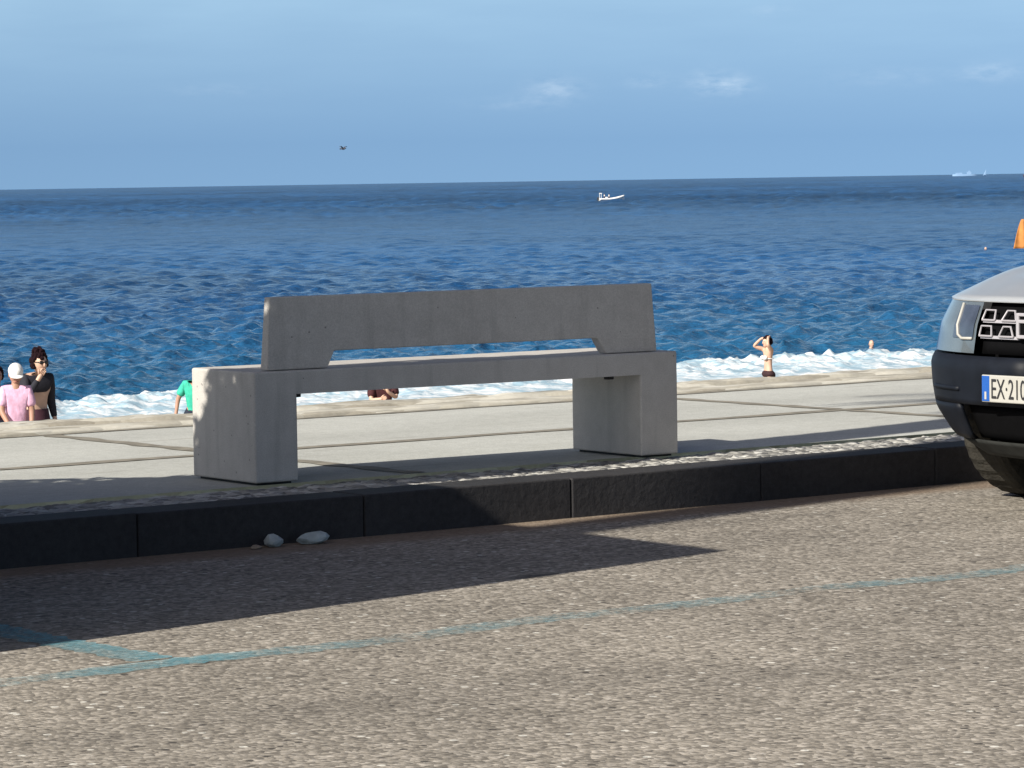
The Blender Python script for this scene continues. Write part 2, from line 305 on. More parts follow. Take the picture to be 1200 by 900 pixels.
def water_mat():
    m, t, b = new_mat('sea water'); g = N(t, 'ShaderNodeNewGeometry')
    n1m = N(t, 'ShaderNodeMapping', i_Scale=(0.006, 0.02, 1), i_Rotation=(0, 0, 0.1)); L(t, g.outputs['Position'], n1m.inputs[0])
    n1 = N(t, 'ShaderNodeTexNoise', i_Scale=1.0, i_Detail=6.0, i_Roughness=0.6); L(t, n1m.outputs[0], n1.inputs['Vector'])
    n3m = N(t, 'ShaderNodeMapping', i_Scale=(0.35, 0.9, 1)); L(t, g.outputs['Position'], n3m.inputs[0])
    n3 = N(t, 'ShaderNodeTexNoise', i_Scale=1.0, i_Detail=4.0); L(t, n3m.outputs[0], n3.inputs['Vector'])
    f = math_n(t, 'ADD', math_n(t, 'MULTIPLY', n1.outputs[0], 0.6), math_n(t, 'MULTIPLY', n3.outputs[0], 0.4))
    rm = N(t, 'ShaderNodeMapRange', i_1=0.35, i_2=0.65); L(t, f, rm.inputs[0])
    n4m = N(t, 'ShaderNodeMapping', i_Scale=(0.0045, 0.0016, 1), i_Rotation=(0, 0, 0.62)); L(t, g.outputs['Position'], n4m.inputs[0])
    n4 = N(t, 'ShaderNodeTexNoise', i_Scale=1.0, i_Detail=7.0, i_Roughness=0.7); L(t, n4m.outputs[0], n4.inputs['Vector'])
    slick = N(t, 'ShaderNodeMapRange', i_1=0.40, i_2=0.62, i_3=0.72, i_4=1.45); L(t, n4.outputs[0], slick.inputs[0])
    deep = mixc(t, rm.outputs[0], (0.005, 0.038, 0.110), (0.016, 0.076, 0.195))
    sp = N(t, 'ShaderNodeSeparateXYZ'); L(t, g.outputs['Position'], sp.inputs[0])
    sh = N(t, 'ShaderNodeMapRange', i_1=76.0, i_2=130.0, i_3=0.55, i_4=0.0); L(t, sp.outputs[1], sh.inputs[0])
    c = mixc(t, sh.outputs[0], deep, (0.022, 0.120, 0.215))
    L(t, mixc(t, 1.0, c, slick.outputs[0], 'MULTIPLY'), b.inputs['Base Color']); b.inputs['IOR'].default_value = 1.33
    cd = N(t, 'ShaderNodeVectorMath', operation='LENGTH'); L(t, g.outputs['Position'], cd.inputs[0])
    fr = N(t, 'ShaderNodeMapRange', i_1=85.0, i_2=230.0, i_3=0.25, i_4=0.012); L(t, cd.outputs['Value'], fr.inputs[0]); fr2 = N(t, 'ShaderNodeMapRange', i_1=900.0, i_2=6000.0, i_3=0.0, i_4=0.15); L(t, cd.outputs['Value'], fr2.inputs[0]); L(t, math_n(t, 'ADD', fr.outputs[0], fr2.outputs[0]), b.inputs['Specular IOR Level'])
    ro = N(t, 'ShaderNodeMapRange', i_1=90.0, i_2=900.0, i_3=0.09, i_4=0.30); L(t, cd.outputs['Value'], ro.inputs[0]); L(t, ro.outputs[0], b.inputs['Roughness'])
    # wind ripples finer than the mesh
    h = None
    for sc_, a in ((1.6, 1.0), (4.5, 0.45)):
        mm = N(t, 'ShaderNodeMapping', i_Scale=(sc_ * 0.6, sc_, sc_)); L(t, g.outputs['Position'], mm.inputs[0])
        nn = N(t, 'ShaderNodeTexNoise', i_Scale=1.0, i_Detail=3.0, i_Distortion=0.4); L(t, mm.outputs[0], nn.inputs['Vector'])
        k = math_n(t, 'MULTIPLY', nn.outputs[0], a); h = k if h is None else math_n(t, 'ADD', h, k)
    bp = N(t, 'ShaderNodeBump', i_Strength=0.9, i_Distance=0.25); L(t, h, bp.inputs['Height']); L(t, bp.outputs[0], b.inputs['Normal'])
    return m
def foam_mat():
    m, t, b = new_mat('sea foam'); g = N(t, 'ShaderNodeNewGeometry')
    mm = N(t, 'ShaderNodeMapping', i_Scale=(1.0, 0.5, 2.2)); L(t, g.outputs['Position'], mm.inputs[0])
    n1 = N(t, 'ShaderNodeTexNoise', i_Scale=1.7, i_Detail=8.0, i_Roughness=0.68, i_Distortion=0.8); L(t, mm.outputs[0], n1.inputs['Vector'])
    rm = N(t, 'ShaderNodeMapRange', i_1=0.44, i_2=0.62); L(t, n1.outputs[0], rm.inputs[0])
    L(t, mixc(t, rm.outputs[0], (0.29, 0.42, 0.50), (0.80, 0.81, 0.81)), b.inputs['Base Color']); b.inputs['Roughness'].default_value = 0.7  # blue-grey paints shading and gaps between the white puffs into the colour
    return m

M = {}
M['road'] = road_mat(); M['mark'] = marking_mat()
M['bench'] = concrete_mat('cast grey bench concrete', (0.44, 0.415, 0.38), (0.53, 0.505, 0.465), bump=0.10)
M['prom'] = promenade_mat()
M['joint'] = mat('dark joint mortar', (0.21, 0.19, 0.15), 0.9, var=0.3, scale=12)
M['kerb'] = concrete_mat('black lava kerbstone', (0.022, 0.021, 0.022), (0.044, 0.042, 0.043), sc=30, pores=False, bump=0.5, rough=0.8)
M['pebble'] = rubble_mat('rough pale cobble strip', ((0.13, 0.125, 0.115), (0.33, 0.32, 0.29), (0.55, 0.54, 0.50)), 24.0, 1.0, (0.8, 1, 1))
M['coping'] = rubble_mat('weathered stone coping', ((0.30, 0.27, 0.215), (0.45, 0.425, 0.355), (0.58, 0.56, 0.49)), 11.0, 0.7, (0.35, 1.2, 1.5))
M['sand'] = rubble_mat('beach shingle', ((0.22, 0.19, 0.15), (0.33, 0.29, 0.23), (0.45, 0.41, 0.34)), 6.0, 0.6)
M['water'] = water_mat(); M['foam'] = foam_mat()
M['stone'] = mat('pale grey rubble', (0.36, 0.40, 0.40), 0.85, var=0.25, scale=18, bump=0.6, bscale=40)
M['stone2'] = mat('brown rubble', (0.30, 0.23, 0.17), 0.85, var=0.25, scale=18, bump=0.6, bscale=40)
M['rubber'] = mat('black rubber and gap shade', (0.018, 0.018, 0.018), 0.75, var=0.2, scale=30, bump=0.2, bscale=90)
M['tyre'] = mat('dusty tyre rubber', (0.040, 0.037, 0.031), 0.95, spec=0.1, var=0.3, scale=14, bump=0.4, bscale=60)
M['black'] = mat('black bumper plastic', (0.016, 0.017, 0.020), 0.5, var=0.2, scale=20, bump=0.15, bscale=200)
M['void'] = mat('black grille plastic', (0.003, 0.003, 0.0035), 0.8, var=0.2, scale=20, spec=0.08)
M['navy'] = mat('dark blue grey bumper paint', (0.007, 0.009, 0.014), 0.55, var=0.3, scale=9, spec=0.22)
M['silver'] = mat('silver car paint', (0.44, 0.46, 0.475), 0.30, metal=0.3, var=0.06, scale=5, coat=0.6)
M['skid'] = mat('grey skid plate', (0.026, 0.027, 0.025), 0.8, spec=0.15, var=0.2, scale=20)
M['chrome'] = mat('chrome trim', (0.46, 0.44, 0.46), 0.4, metal=0.3, var=0.05)
M['lens'] = mat('headlight lens', (0.105, 0.125, 0.138), 0.15, var=0.15, scale=9, coat=1.0)
M['lens_dark'] = mat('headlight reflector', (0.05, 0.06, 0.085), 0.25, var=0.3, scale=12, coat=1.0)
M['glass'] = mat('dark car glass', (0.012, 0.015, 0.017), 0.05, var=0.1, coat=0.5)
M['alloy'] = mat('alloy rim', (0.45, 0.45, 0.45), 0.35, metal=0.8, var=0.1)
M['plate'] = mat('white number plate', (0.42, 0.41, 0.37), 0.5, var=0.06)
M['plateblue'] = mat('blue plate band', (0.015, 0.09, 0.36), 0.5, var=0.06)
M['ink'] = mat('black plate lettering', (0.02, 0.02, 0.022), 0.6, var=0.1)
M['van'] = mat('white van paint', (0.72, 0.72, 0.70), 0.35, var=0.04, coat=0.5)
M['bark'] = mat('rough bark', (0.14, 0.10, 0.07), 0.9, var=0.35, scale=9, bump=0.8, bscale=18)
M['leaf'] = mat('dark green leaves', (0.05, 0.085, 0.028), 0.6, var=0.45, scale=3)
M['hullwhite'] = mat('white boat hull', (0.82, 0.82, 0.80), 0.4, var=0.04)
M['motor'] = mat('dark outboard cowl', (0.04, 0.04, 0.045), 0.4)
M['ship'] = mat('haze-faded ship colour', (0.21, 0.34, 0.51), 0.6, var=0.05)  # blue tone puts distance haze into the hull and sail colour
M['feather'] = mat('dark grey feathers', (0.05, 0.055, 0.075), 0.8)
M['flag'] = mat('orange flag cloth', (0.46, 0.19, 0.045), 0.8, var=0.15, scale=12)
M['pole'] = mat('dark red pole paint', (0.09, 0.035, 0.035), 0.5)
def cloth(n, c): M[n] = mat(n, c, 0.85, var=0.18, scale=16, bump=0.35, bscale=14)
cloth('pink cotton', (0.72, 0.43, 0.58)); cloth('black cotton', (0.014, 0.014, 0.022)); cloth('dark plum cloth', (0.045, 0.012, 0.022))
cloth('green cotton', (0.035, 0.42, 0.29)); cloth('white cotton', (0.80, 0.79, 0.76)); cloth('navy cloth', (0.012, 0.018, 0.035))
cloth('maroon cotton', (0.045, 0.007, 0.009)); cloth('black swimwear', (0.03, 0.010, 0.013)); cloth('pale cloth', (0.6, 0.6, 0.6)); cloth('grey shorts', (0.10, 0.09, 0.10))
M['skin'] = mat('fair skin', (0.56, 0.36, 0.26), 0.55, var=0.10, scale=7)  # paler of the two even skin tones
M['skintan'] = mat('tanned skin', (0.40, 0.22, 0.15), 0.55, var=0.12, scale=7)
M['hair'] = mat('dark curly hair', (0.014, 0.005, 0.007), 0.95, spec=0.15, var=0.4, scale=40, bump=0.8, bscale=50)
M['lips'] = mat('lip', (0.32, 0.11, 0.09), 0.5); M['eye'] = mat('eye', (0.02, 0.018, 0.018), 0.2)

# ------------------------------------------------------------------ ground and street
ZP = 0.16
def sheet(name, x0, x1, y0, y1, z, m, kind='structure', n=2, k=2):
    P = np.zeros((n, k, 3)); X, Y = np.meshgrid(np.linspace(x0, x1, n), np.linspace(y0, y1, k), indexing='ij')
    P[..., 0] = X; P[..., 1] = Y; P[..., 2] = z
    return tag(link_mesh(name, np_grid(P), m), kind=kind)
sheet('road', -160, 260, -60, 10.80, 0.0, M['road'])
# kerb of one-metre lava stones with open joints
bm = bmesh.new(); KX0 = -30.7
for k in range(110):
    x = KX0 + k
    dy = random.uniform(-0.006, 0.006); dz = random.uniform(-0.004, 0.004)
    bm_box(bm, x + 0.003, x + 0.997, 10.800 + dy * 0.5, 11.03, -0.10, ZP + dz * 0.5, 0.006)
tag(obj('kerb', bm, M['kerb']), kind='structure')
# dark bedding below the kerb joints and the cobbles
bm = bmesh.new(); bm_box(bm, -30.7, 79.3, 10.83, 11.46, -0.12, ZP - 0.030)
tag(obj('kerb_bed', bm, M['joint']), kind='structure')
# rough cobble strip, displaced
nx, ny = 1500, 16
X, Y = np.meshgrid(np.linspace(2, 20, nx), np.linspace(11.025, 11.405, ny), indexing='ij')
Z = ZP - 0.006 + 0.008 * fbm(X * 17, Y * 17, 3, 5) + 0.005 * fbm(X * 46, Y * 40, 2, 9)
Z -= 0.02 * (1 - smoothstep(0, 0.02, np.minimum(Y - 11.025, 11.405 - Y)))
tag(link_mesh('cobble_strip', np_grid(np.stack([X, Y, Z], -1)), M['pebble'], smooth=False), kind='structure')
for a, b_ in ((-30.7, 2), (20, 79.3)):
    sheet('cobble_strip', a, b_, 11.025, 11.405, ZP, M['pebble'])
# promenade slabs: every slab a raised sheet, so the joints are real grooves
sheet('promenade', -35, 82, 11.445, 14.60, ZP, M['prom'])
bm = bmesh.new()
def strip(x0, x1, y0, y1):
    n = 400 if x1 - x0 > 5 else 40; al = x1 - x0 > 5
    for k in range(n):
        a, b_ = k / n, (k + 1) / n; q = lambda t, sgn: 0.010 * math.sin(t * 731 + sgn) + 0.006 * math.sin(t * 1977 + sgn * 3)
        if al: P_ = [(x0 + (x1 - x0) * a, y0 + q(a, 1)), (x0 + (x1 - x0) * b_, y0 + q(b_, 1)), (x0 + (x1 - x0) * b_, y1 + q(b_, 2)), (x0 + (x1 - x0) * a, y1 + q(a, 2))]
        else: P_ = [(x1 + q(a, 1), y0 + (y1 - y0) * a), (x1 + q(b_, 1), y0 + (y1 - y0) * b_), (x0 + q(b_, 2), y0 + (y1 - y0) * b_), (x0 + q(a, 2), y0 + (y1 - y0) * a)]
        bm.faces.new([bm.verts.new((*p, ZP + 0.003)) for p in P_])
strip(-34, 81, 12.88, 12.975)
strip(-34, 81, 14.53, 14.595)
for k in range(-11, 20):
    strip(8.0 + 3.7 * k - 0.045, 8.0 + 3.7 * k + 0.045, 11.46, 12.865); strip(8.0 + 3.7 * k - 0.045, 8.0 + 3.7 * k + 0.045, 12.99, 14.51)
tag(obj('paving_joint', bm, M['joint']), kind='structure')
# painted bay lines: long edge line and one divider
def ribbon(bm, pts, w, z):
    w0 = w; ws = [w0 * (1 + 0.22 * random.uniform(-1, 1)) for _ in pts]
    for i in range(len(pts) - 1):
        a = Vector((*pts[i], 0)); b = Vector((*pts[i + 1], 0))
        na = Vector((*pts[max(i - 1, 0)], 0)); nb = Vector((*pts[min(i + 2, len(pts) - 1)], 0))
        def nn(p, q): d = (q - p).normalized(); return Vector((-d.y, d.x, 0)) / 2
        n1 = nn(na, b) * ws[i]; n2 = nn(a, nb) * ws[i + 1]
        bm.faces.new([bm.verts.new((*(p.xy), z)) for p in (a - n1, b - n2, b + n2, a + n1)])
bm = bmesh.new()
ribbon(bm, [(x, 8.31 + 0.025 * math.sin(x * 2.1) + 0.02 * math.sin(x * 5.3)) for x in np.linspace(-8, 24, 1000)], 0.135, 0.004)
tag(obj('road_marking', bm, M['mark']), kind='structure')
bm = bmesh.new(); ribbon(bm, [(4.93 + 0.012 * math.sin(y * 4), y) for y in np.linspace(8.395, 10.55, 80)], 0.14, 0.004)
tag(obj('road_marking', bm, M['mark']), kind='structure')

# ------------------------------------------------------------------ sea wall with rough coping
wall = thing('sea_wall', 'low sea wall with rough pale stone coping along the beach side of the promenade', 'wall', (8, 15.2, 0))
nx = 1600
prof = [(14.60, -0.06), (14.605, 0.008), (14.64, 0.018), (14.76, 0.020), (14.86, 0.014), (14.885, -0.012), (14.905, -0.012), (14.925, 0.022), (15.0, 0.030), (15.1, 0.026), (15.2, 0.018), (15.23, -0.03), (15.235, -0.2)]
xs = np.concatenate([np.linspace(-35, 5, 80, endpoint=False), np.linspace(5, 18, nx), np.linspace(18, 82, 120)[1:]])
P = np.zeros((len(xs), len(prof), 3))
for j, (y, z) in enumerate(prof):
    P[:, j, 0] = xs; P[:, j, 1] = y + (0.012 * fbm(xs * 3 + j * 3.7, xs * 0 + j, 3, 3) if 0 < j < 12 else 0)
    amp = 0.0 if j in (0, 12) else (0.007 if y < 14.9 else 0.016)
    P[:, j, 2] = ZP + z + amp * fbm(xs * 4.0, xs * 0 + j * 0.8, 4, 11) - (0.03 * np.clip(fbm(xs * 1.1, xs * 0 + j * 0.3, 3, 23) - 0.25, 0, 1) if y > 14.88 else 0)
P[..., 0] -= 8; P[..., 1] -= 15.2
link_mesh('coping', np_grid(P), M['coping'], wall)
bm = bmesh.new(); bm_box(bm, -35 - 8, 82 - 8, 0.004, 0.25, -3.4, ZP - 0.09)
obj('wall_face', bm, M['coping'], wall)

# ------------------------------------------------------------------ beach, sea, surf
ZS = -4.0
nx, ny = 160, 90
X, Y = np.meshgrid(np.linspace(-160, 260, nx), np.linspace(15.0, 80, ny), indexing='ij')
BZY, BZZ = [15.0, 20, 40, 47, 57, 72, 80], [-1.35, -1.6, -2.55, -2.85, -3.62, -4.15, -4.4]
Z = np.interp(Y, BZY, BZZ) + 0.03 * fbm(X * 0.4, Y * 0.4, 3, 2)
tag(link_mesh('beach', np_grid(np.stack([X, Y, Z], -1)), M['sand'], smooth=True), kind='structure')

# one sea sheet out to beyond the horizon; waves wherever they are large enough to be seen
rr = [58.0]
while rr[-1] < 9000:
    d = rr[-1]; rr.append(d + max(0.14, 0.14 * (d / 75.0) ** 1.6))
rr = np.array(rr); far = np.array([9800, 12000, 16000, 25000, 60000.0])
ra = np.concatenate([rr, far]); ph = hd - np.concatenate([np.linspace(-R(26), -R(10.2), 70), np.linspace(-R(10), R(10), 460), np.linspace(R(10.2), R(26), 70)])
RR, PH = np.meshgrid(ra, ph, indexing='ij')
X0 = RR * np.cos(PH); Y0 = RR * np.sin(PH); Zw = np.zeros_like(X0); DX = np.zeros_like(X0); DY = np.zeros_like(X0)
sp_ = np.maximum(np.gradient(ra)[:, None] * np.ones_like(PH), RR * np.abs(np.gradient(ph))[None, :])
for i in range(54):
    lam = 0.42 * (9 / 0.42) ** ((i + rng.random()) / 54)
    th = -math.pi / 2 + R(20) + rng.normal(0, 0.95)
    k = 2 * math.pi / lam; sl_ = 0.092 if lam < 1.7 else (0.060 if lam < 3.2 else (0.022 if lam < 5.5 else 0.010))
    a = sl_ / k; p0 = rng.random() * 6.283
    att = smoothstep(1.3, 3.0, lam / sp_)
    grp = 0.75 + 0.5 * (vnoise(X0 / (lam * 4) + i * 7.1, Y0 / (lam * 4), i + 50) * 0.5 + 0.5)
    arg = k * (X0 * math.cos(th) + Y0 * math.sin(th)) + p0
    am = a * att * grp
    Zw += am * np.sin(arg); DX += am * math.cos(th) * np.cos(arg) * 0.7; DY += am * math.sin(th) * np.cos(arg) * 0.7
sw = np.clip(0.05 * sp_ * 3, 0, 0.9) * smoothstep(250, 700, RR)        # longer swell where only long waves can still be told apart
ri = np.arange(len(ra))[:, None] * np.ones_like(PH); cj = np.arange(len(ph))[None, :] * np.ones_like(RR)
Zw += sw * (0.6 * vnoise(ri / 2.2, cj / 4.0, 91) + 0.6 * vnoise(ri / 5.0, cj / 11.0, 92))
calm = smoothstep(70, 80, Y0) * 0.75 + 0.25
Zw *= calm
me = np_grid(np.stack([X0 + DX, Y0 + DY, ZS + Zw], -1))
tag(link_mesh('sea', me, M['water'], smooth=True), kind='structure')

nx, ny = 1500, 84
X, Y = np.meshgrid(np.linspace(18, 112, nx), np.linspace(62, 77.5, ny), indexing='ij')
crest = 73.2 + 1.0 * fbm(X * 0.09, X * 0, 3, 31)
d = Y - crest
hgt = np.where(d < 0, np.exp(-(d / 3.2) ** 2), np.exp(-(d / 0.9) ** 2))
amp = 0.17 + 0.12 * fbm(X * 0.16, X * 0, 3, 41)
lump = fbm(X * 1.1, Y * 0.9, 4, 43)
Z = ZS + 0.06 + hgt * amp * (0.8 + 0.9 * lump) + 0.15 * fbm(X * 2.2, Y * 2.0, 4, 44) * (0.35 + hgt)
Z += 0.10 * hgt * np.clip(fbm(X * 4.5, Y * 3.0, 3, 47), 0, 1) + 0.05 * hgt * fbm(X * 9, Y * 6, 2, 48)
Z -= 0.9 * smoothstep(0.9, 2.6, d + 0.7 * lump)
tag(link_mesh('surf_foam', np_grid(np.stack([X, Y, Z], -1)), M['foam'], smooth=True), kind='stuff',
    label='white breaking surf along the water edge behind the promenade', cat='surf')

# ------------------------------------------------------------------ bench (local: u along, v towards the sea, z up)
BROT = math.atan2(11.34 - 11.43, 9.30 - 7.21)
bench = thing('bench', 'grey cast concrete bench with slab backrest facing the sea beside the black kerb', 'bench', (7.21, 11.43, ZP + 0.002), BROT)
BL, BD, ZB, ZT = 2.092, 0.512, 0.355, 0.45
def bevel_edges(bm, pick, off, seg=3):
    es = [e for e in bm.edges if pick((e.verts[0].co + e.verts[1].co) / 2, (e.verts[1].co - e.verts[0].co).normalized())]
    bmesh.ops.bevel(bm, geom=es, offset=off, segments=seg, affect='EDGES', profile=0.5)
def taper_leg(u0, u1, outer):
    bm = bmesh.new(); bm_box(bm, u0, u1, 0, BD, 0.008, ZB)
    bevel_edges(bm, lambda c, d: c.z < ZB - 1e-4, 0.008)
    return bm
obj('leg', taper_leg(0, 0.197, -1), M['bench'], bench); obj('leg', taper_leg(BL - 0.197, BL, 1), M['bench'], bench)
for a, b_ in ((0.02, 0.177), (BL - 0.177, BL - 0.02)):
    bm = bmesh.new(); bm_box(bm, a, b_, 0.025, BD - 0.025, -0.002, 0.0095); obj('leg_gap_shade', bm, M['rubber'], bench)  # black slab standing in for the shadow gap under each leg
bm = bmesh.new(); bm_box(bm, 0, BL, 0, BD, ZB, ZT)
bevel_edges(bm, lambda c, d: c.z > ZB + 1e-4, 0.009)
obj('seat', bm, M['bench'], bench)
for u in (0.197 + 0.012, BL - 0.197 - 0.14):
    bm = bmesh.new(); bm_box(bm, u, u + 0.03, 0.04, 0.075, ZB - 0.016, ZB - 0.001, 0.003); obj('fixing_bracket', bm, M['rubber'], bench)
# backrest: slab with a shallow notch between two feet, thinner at the top
bm = bmesh.new()
out = [(0.072, ZT + 0.003), (0.352, ZT + 0.003), (0.384, ZT + 0.070), (1.684, ZT + 0.070), (1.728, ZT + 0.003), (1.996, ZT + 0.003), (1.972, ZT + 0.294), (0.086, ZT + 0.294)]
def ty(z): return 0.016 + 0.058 + (0.040 - 0.058) * (z - ZT) / 0.294
va = [bm.verts.new((u, 0.016, z)) for u, z in out]; vb = [bm.verts.new((u, ty(z), z)) for u, z in out]
bm.faces.new(va); bm.faces.new(vb[::-1])
for i in range(8):
    j = (i + 1) % 8; bm.faces.new((va[j], va[i], vb[i], vb[j]))
bmesh.ops.recalc_face_normals(bm, faces=bm.faces)
bmesh.ops.bevel(bm, geom=list(bm.edges), offset=0.005, segments=2, affect='EDGES', profile=0.5)
obj('backrest', bm, M['bench'], bench)

# ------------------------------------------------------------------ rubble by the kerb
def rock(name, label, c, size, seed, m, rz):
    bm = bmesh.new(); bmesh.ops.create_icosphere(bm, subdivisions=2, radius=0.5)
    r_ = random.Random(seed)
    for _ in range(9):
        n = Vector((r_.uniform(-1, 1), r_.uniform(-1, 1), r_.uniform(-0.3, 1))).normalized(); k = r_.uniform(0.26, 0.40)
        for v in bm.verts:
            q = v.co.dot(n)
            if q > k: v.co -= n * (q - k)
    z0 = min(v.co.z for v in bm.verts); z1 = max(v.co.z for v in bm.verts)
    for v in bm.verts: v.co = Vector((v.co.x * size[0] * 1.15, v.co.y * size[1] * 1.15, (v.co.z - z0) / (z1 - z0) * size[2]))
    o = obj(name, bm, m); o.location = c; o.rotation_euler = (0, 0, rz); return tag(o, label, 'stone', 'loose stones in the gutter')
rock('stone', 'rounded pale grey stone lying against the black kerb, left of the long flat one', (6.845, 10.735, -0.002), (0.075, 0.07, 0.052), 3, M['stone'], 0.2)
rock('stone', 'long flat grey stone lying against the black kerb', (7.005, 10.725, -0.002), (0.13, 0.085, 0.05), 11, M['stone'], -0.1)
rock('stone', 'tiny brown stone chip in the gutter grit', (6.765, 10.73, -0.002), (0.06, 0.04, 0.018), 5, M['stone2'], 0.5)

# ------------------------------------------------------------------ parked car (local: x back from the nose, y to the car's right, z up)
def interp(t, xs_, ys_): return float(np.interp(t, xs_, ys_))
HWz = ([.22, .27, .32, .40, .50, .64, .75, .865, .95, 1.02], [.70, .775, .825, .872, .895, .90, .888, .845, .84, .83])
FRz = ([.22, .30, .42, .60, .64, .75, .86], [.14, .06, .01, .0, .03, .05, .095])
NEXP, LC = 2.35, 0.58
def nose(t, z):
    """t in -1..1 round the front plan curve at height z"""
    a = abs(t) * math.pi / 2; h = interp(z, *HWz); f = interp(z, *FRz)
    y = h * math.sin(a) ** (2 / NEXP); x = f + LC * (1 - math.cos(a) ** (2 / NEXP) if a < math.pi / 2 - 1e-6 else 1)
    return x, math.copysign(y, t), z
def t_for_y(y, z):
    h = interp(z, *HWz); return math.asin(min(1, (abs(y) / h) ** (NEXP / 2))) / (math.pi / 2) * (1 if y >= 0 else -1)
WX, WR, AR = 0.80, 0.335, 0.40
def t_max(z):
    if abs(z - WR) < AR:
        xm = WX - math.sqrt(AR ** 2 - (z - WR) ** 2); f = interp(z, *FRz)
        c = 1 - (xm - f) / LC
        if c > 0: return min(1, math.acos(min(1, c ** (NEXP / 2))) / (math.pi / 2))
    return 1.0
def nose_panel(bm, y0, y1, z0, z1, n=24, m=8, off=0.0, wrap=False, thick=0.0):
    """patch of the front skin between lateral positions y0..y1 (wrap: y1 side runs to the arch)"""
    def fn(a, b, o=off):
        z = z0 + (z1 - z0) * b; ta = t_for_y(y0, z); tb = t_max(z) if wrap == 1 else (-t_max(z) if wrap == -1 else t_for_y(y1, z))
        t = ta + (tb - ta) * a; x, y, z = nose(t, z); nx_, ny_ = -math.cos(t * math.pi / 2), math.sin(t * math.pi / 2)
        return (x + nx_ * o, y + ny_ * o, z)
    Vf = bm_grid(bm, fn, n, m)
    if thick:
        Vb = bm_grid(bm, lambda a, b: fn(a, b, off - thick), n, m)
        rim = lambda V: [V[i][0] for i in range(n)] + [V[n - 1][j] for j in range(1, m)] + [V[i][m - 1] for i in range(n - 2, -1, -1)] + [V[0][j] for j in range(m - 2, 0, -1)]
        A, B = rim(Vf), rim(Vb)
        for i in range(len(A)):
            j = (i + 1) % len(A); bm.faces.new((A[i], A[j], B[j], B[i]))
    bmesh.ops.recalc_face_normals(bm, faces=bm.faces)

CX, CY = 9.45, 9.40
car = thing('parked_car', 'silver and dark blue off-road car parked nose-on at the kerb by the right edge', 'car', (CX, CY, 0))
# bumper: upper painted band, two side pieces round the air intake, lower lip
bm = bmesh.new()
nose_panel(bm, 0, 1, 0.44, 0.632, 22, 10, wrap=1, thick=0.02); nose_panel(bm, 0, -1, 0.44, 0.632, 22, 10, wrap=-1, thick=0.02)
nose_panel(bm, 0.43, 1, 0.295, 0.438, 18, 8, wrap=1, thick=0.02); nose_panel(bm, -0.43, -1, 0.295, 0.438, 18, 8, wrap=-1, thick=0.02)
bumper = obj('bumper', bm, M['navy'], car, True)
bm = bmesh.new(); nose_panel(bm, -0.43, 0.43, 0.30, 0.436, 16, 6, off=-0.045, thick=0.01)
obj('air_intake', bm, M['void'], bumper, True)
bm = bmesh.new(); nose_panel(bm, 0, 1, 0.225, 0.292, 18, 5, off=-0.012, wrap=1, thick=0.02); nose_panel(bm, 0, -1, 0.225, 0.292, 18, 5, off=-0.012, wrap=-1, thick=0.02)
obj('skid_plate', bm, M['skid'], bumper, True)
# crease line of the bumper side
for s in (1, -1):
    bm = bmesh.new(); bm_tube(bm, [nose(s * (t_for_y(0.42, 0.50) + 0.22 * k / 9), 0.50) for k in range(10)], 0.010, 6)
    obj('bumper_crease', bm, M['navy'], bumper, True)
# grille
bm = bmesh.new(); nose_panel(bm, -0.335, 0.335, 0.640, 0.846, 18, 6, off=-0.03, thick=0.01)
grille = obj('grille', bm, M['void'], car, True)
def on_nose(y, z, off=0.0):
    t = t_for_y(y, z); x, yy, zz = nose(t, z); return (x - math.cos(t * math.pi / 2) * off, yy + math.sin(t * math.pi / 2) * off, z)
for zb in (0.770, 0.708):
    for s in (1, -1):
        bm = bmesh.new()
        bm_grid(bm, lambda a, b: Vector(on_nose(s * (0.08 + 0.245 * a), zb - 0.006 + 0.012 * b, -0.008)), 10, 2)
        for y0_, y1_, dt in ((0.325, 0.245, 0.008), (0.200, 0.116, 0.020)):
            pts = [on_nose(s * y0_, zb + 0.004, -0.002), on_nose(s * (y0_ - dt), zb + 0.043, -0.002), on_nose(s * (y1_ + dt), zb + 0.043, -0.002), on_nose(s * y1_, zb + 0.004, -0.002)]
            bm_tube(bm, pts, 0.0042, 6); bm_tube(bm, [pts[0], pts[3]], 0.0042, 6)
        obj('grille_bar', bm, M['chrome'], grille)
# emblem: chrome shield frame with a dark notch under its top bar
bm = bmesh.new(); ex = on_nose(0, 0.75, 0.006)[0]
def slab(bm, y0, y1, z0, z1, x0, x1, mi=0): bm_box(bm, x0, x1, y0, y1, z0, z1, 0.003, mi)
slab(bm, -0.055, 0.085, 0.795, 0.808, ex - 0.012, ex + 0.02); slab(bm, -0.055, 0.085, 0.768, 0.782, ex - 0.012, ex + 0.02)
slab(bm, 0.070, 0.0853, 0.712, 0.808, ex - 0.0125, ex + 0.02); slab(bm, -0.0553, -0.040, 0.712, 0.808, ex - 0.0125, ex + 0.02)
slab(bm, -0.055, 0.085, 0.708, 0.722, ex - 0.012, ex + 0.02)
obj('emblem', bm, M['chrome'], grille)
bm = bmesh.new(); bm_box(bm, ex - 0.004, ex + 0.03, -0.06, 0.09, 0.704, 0.812, 0.004); obj('emblem_backing', bm, M['void'], grille)
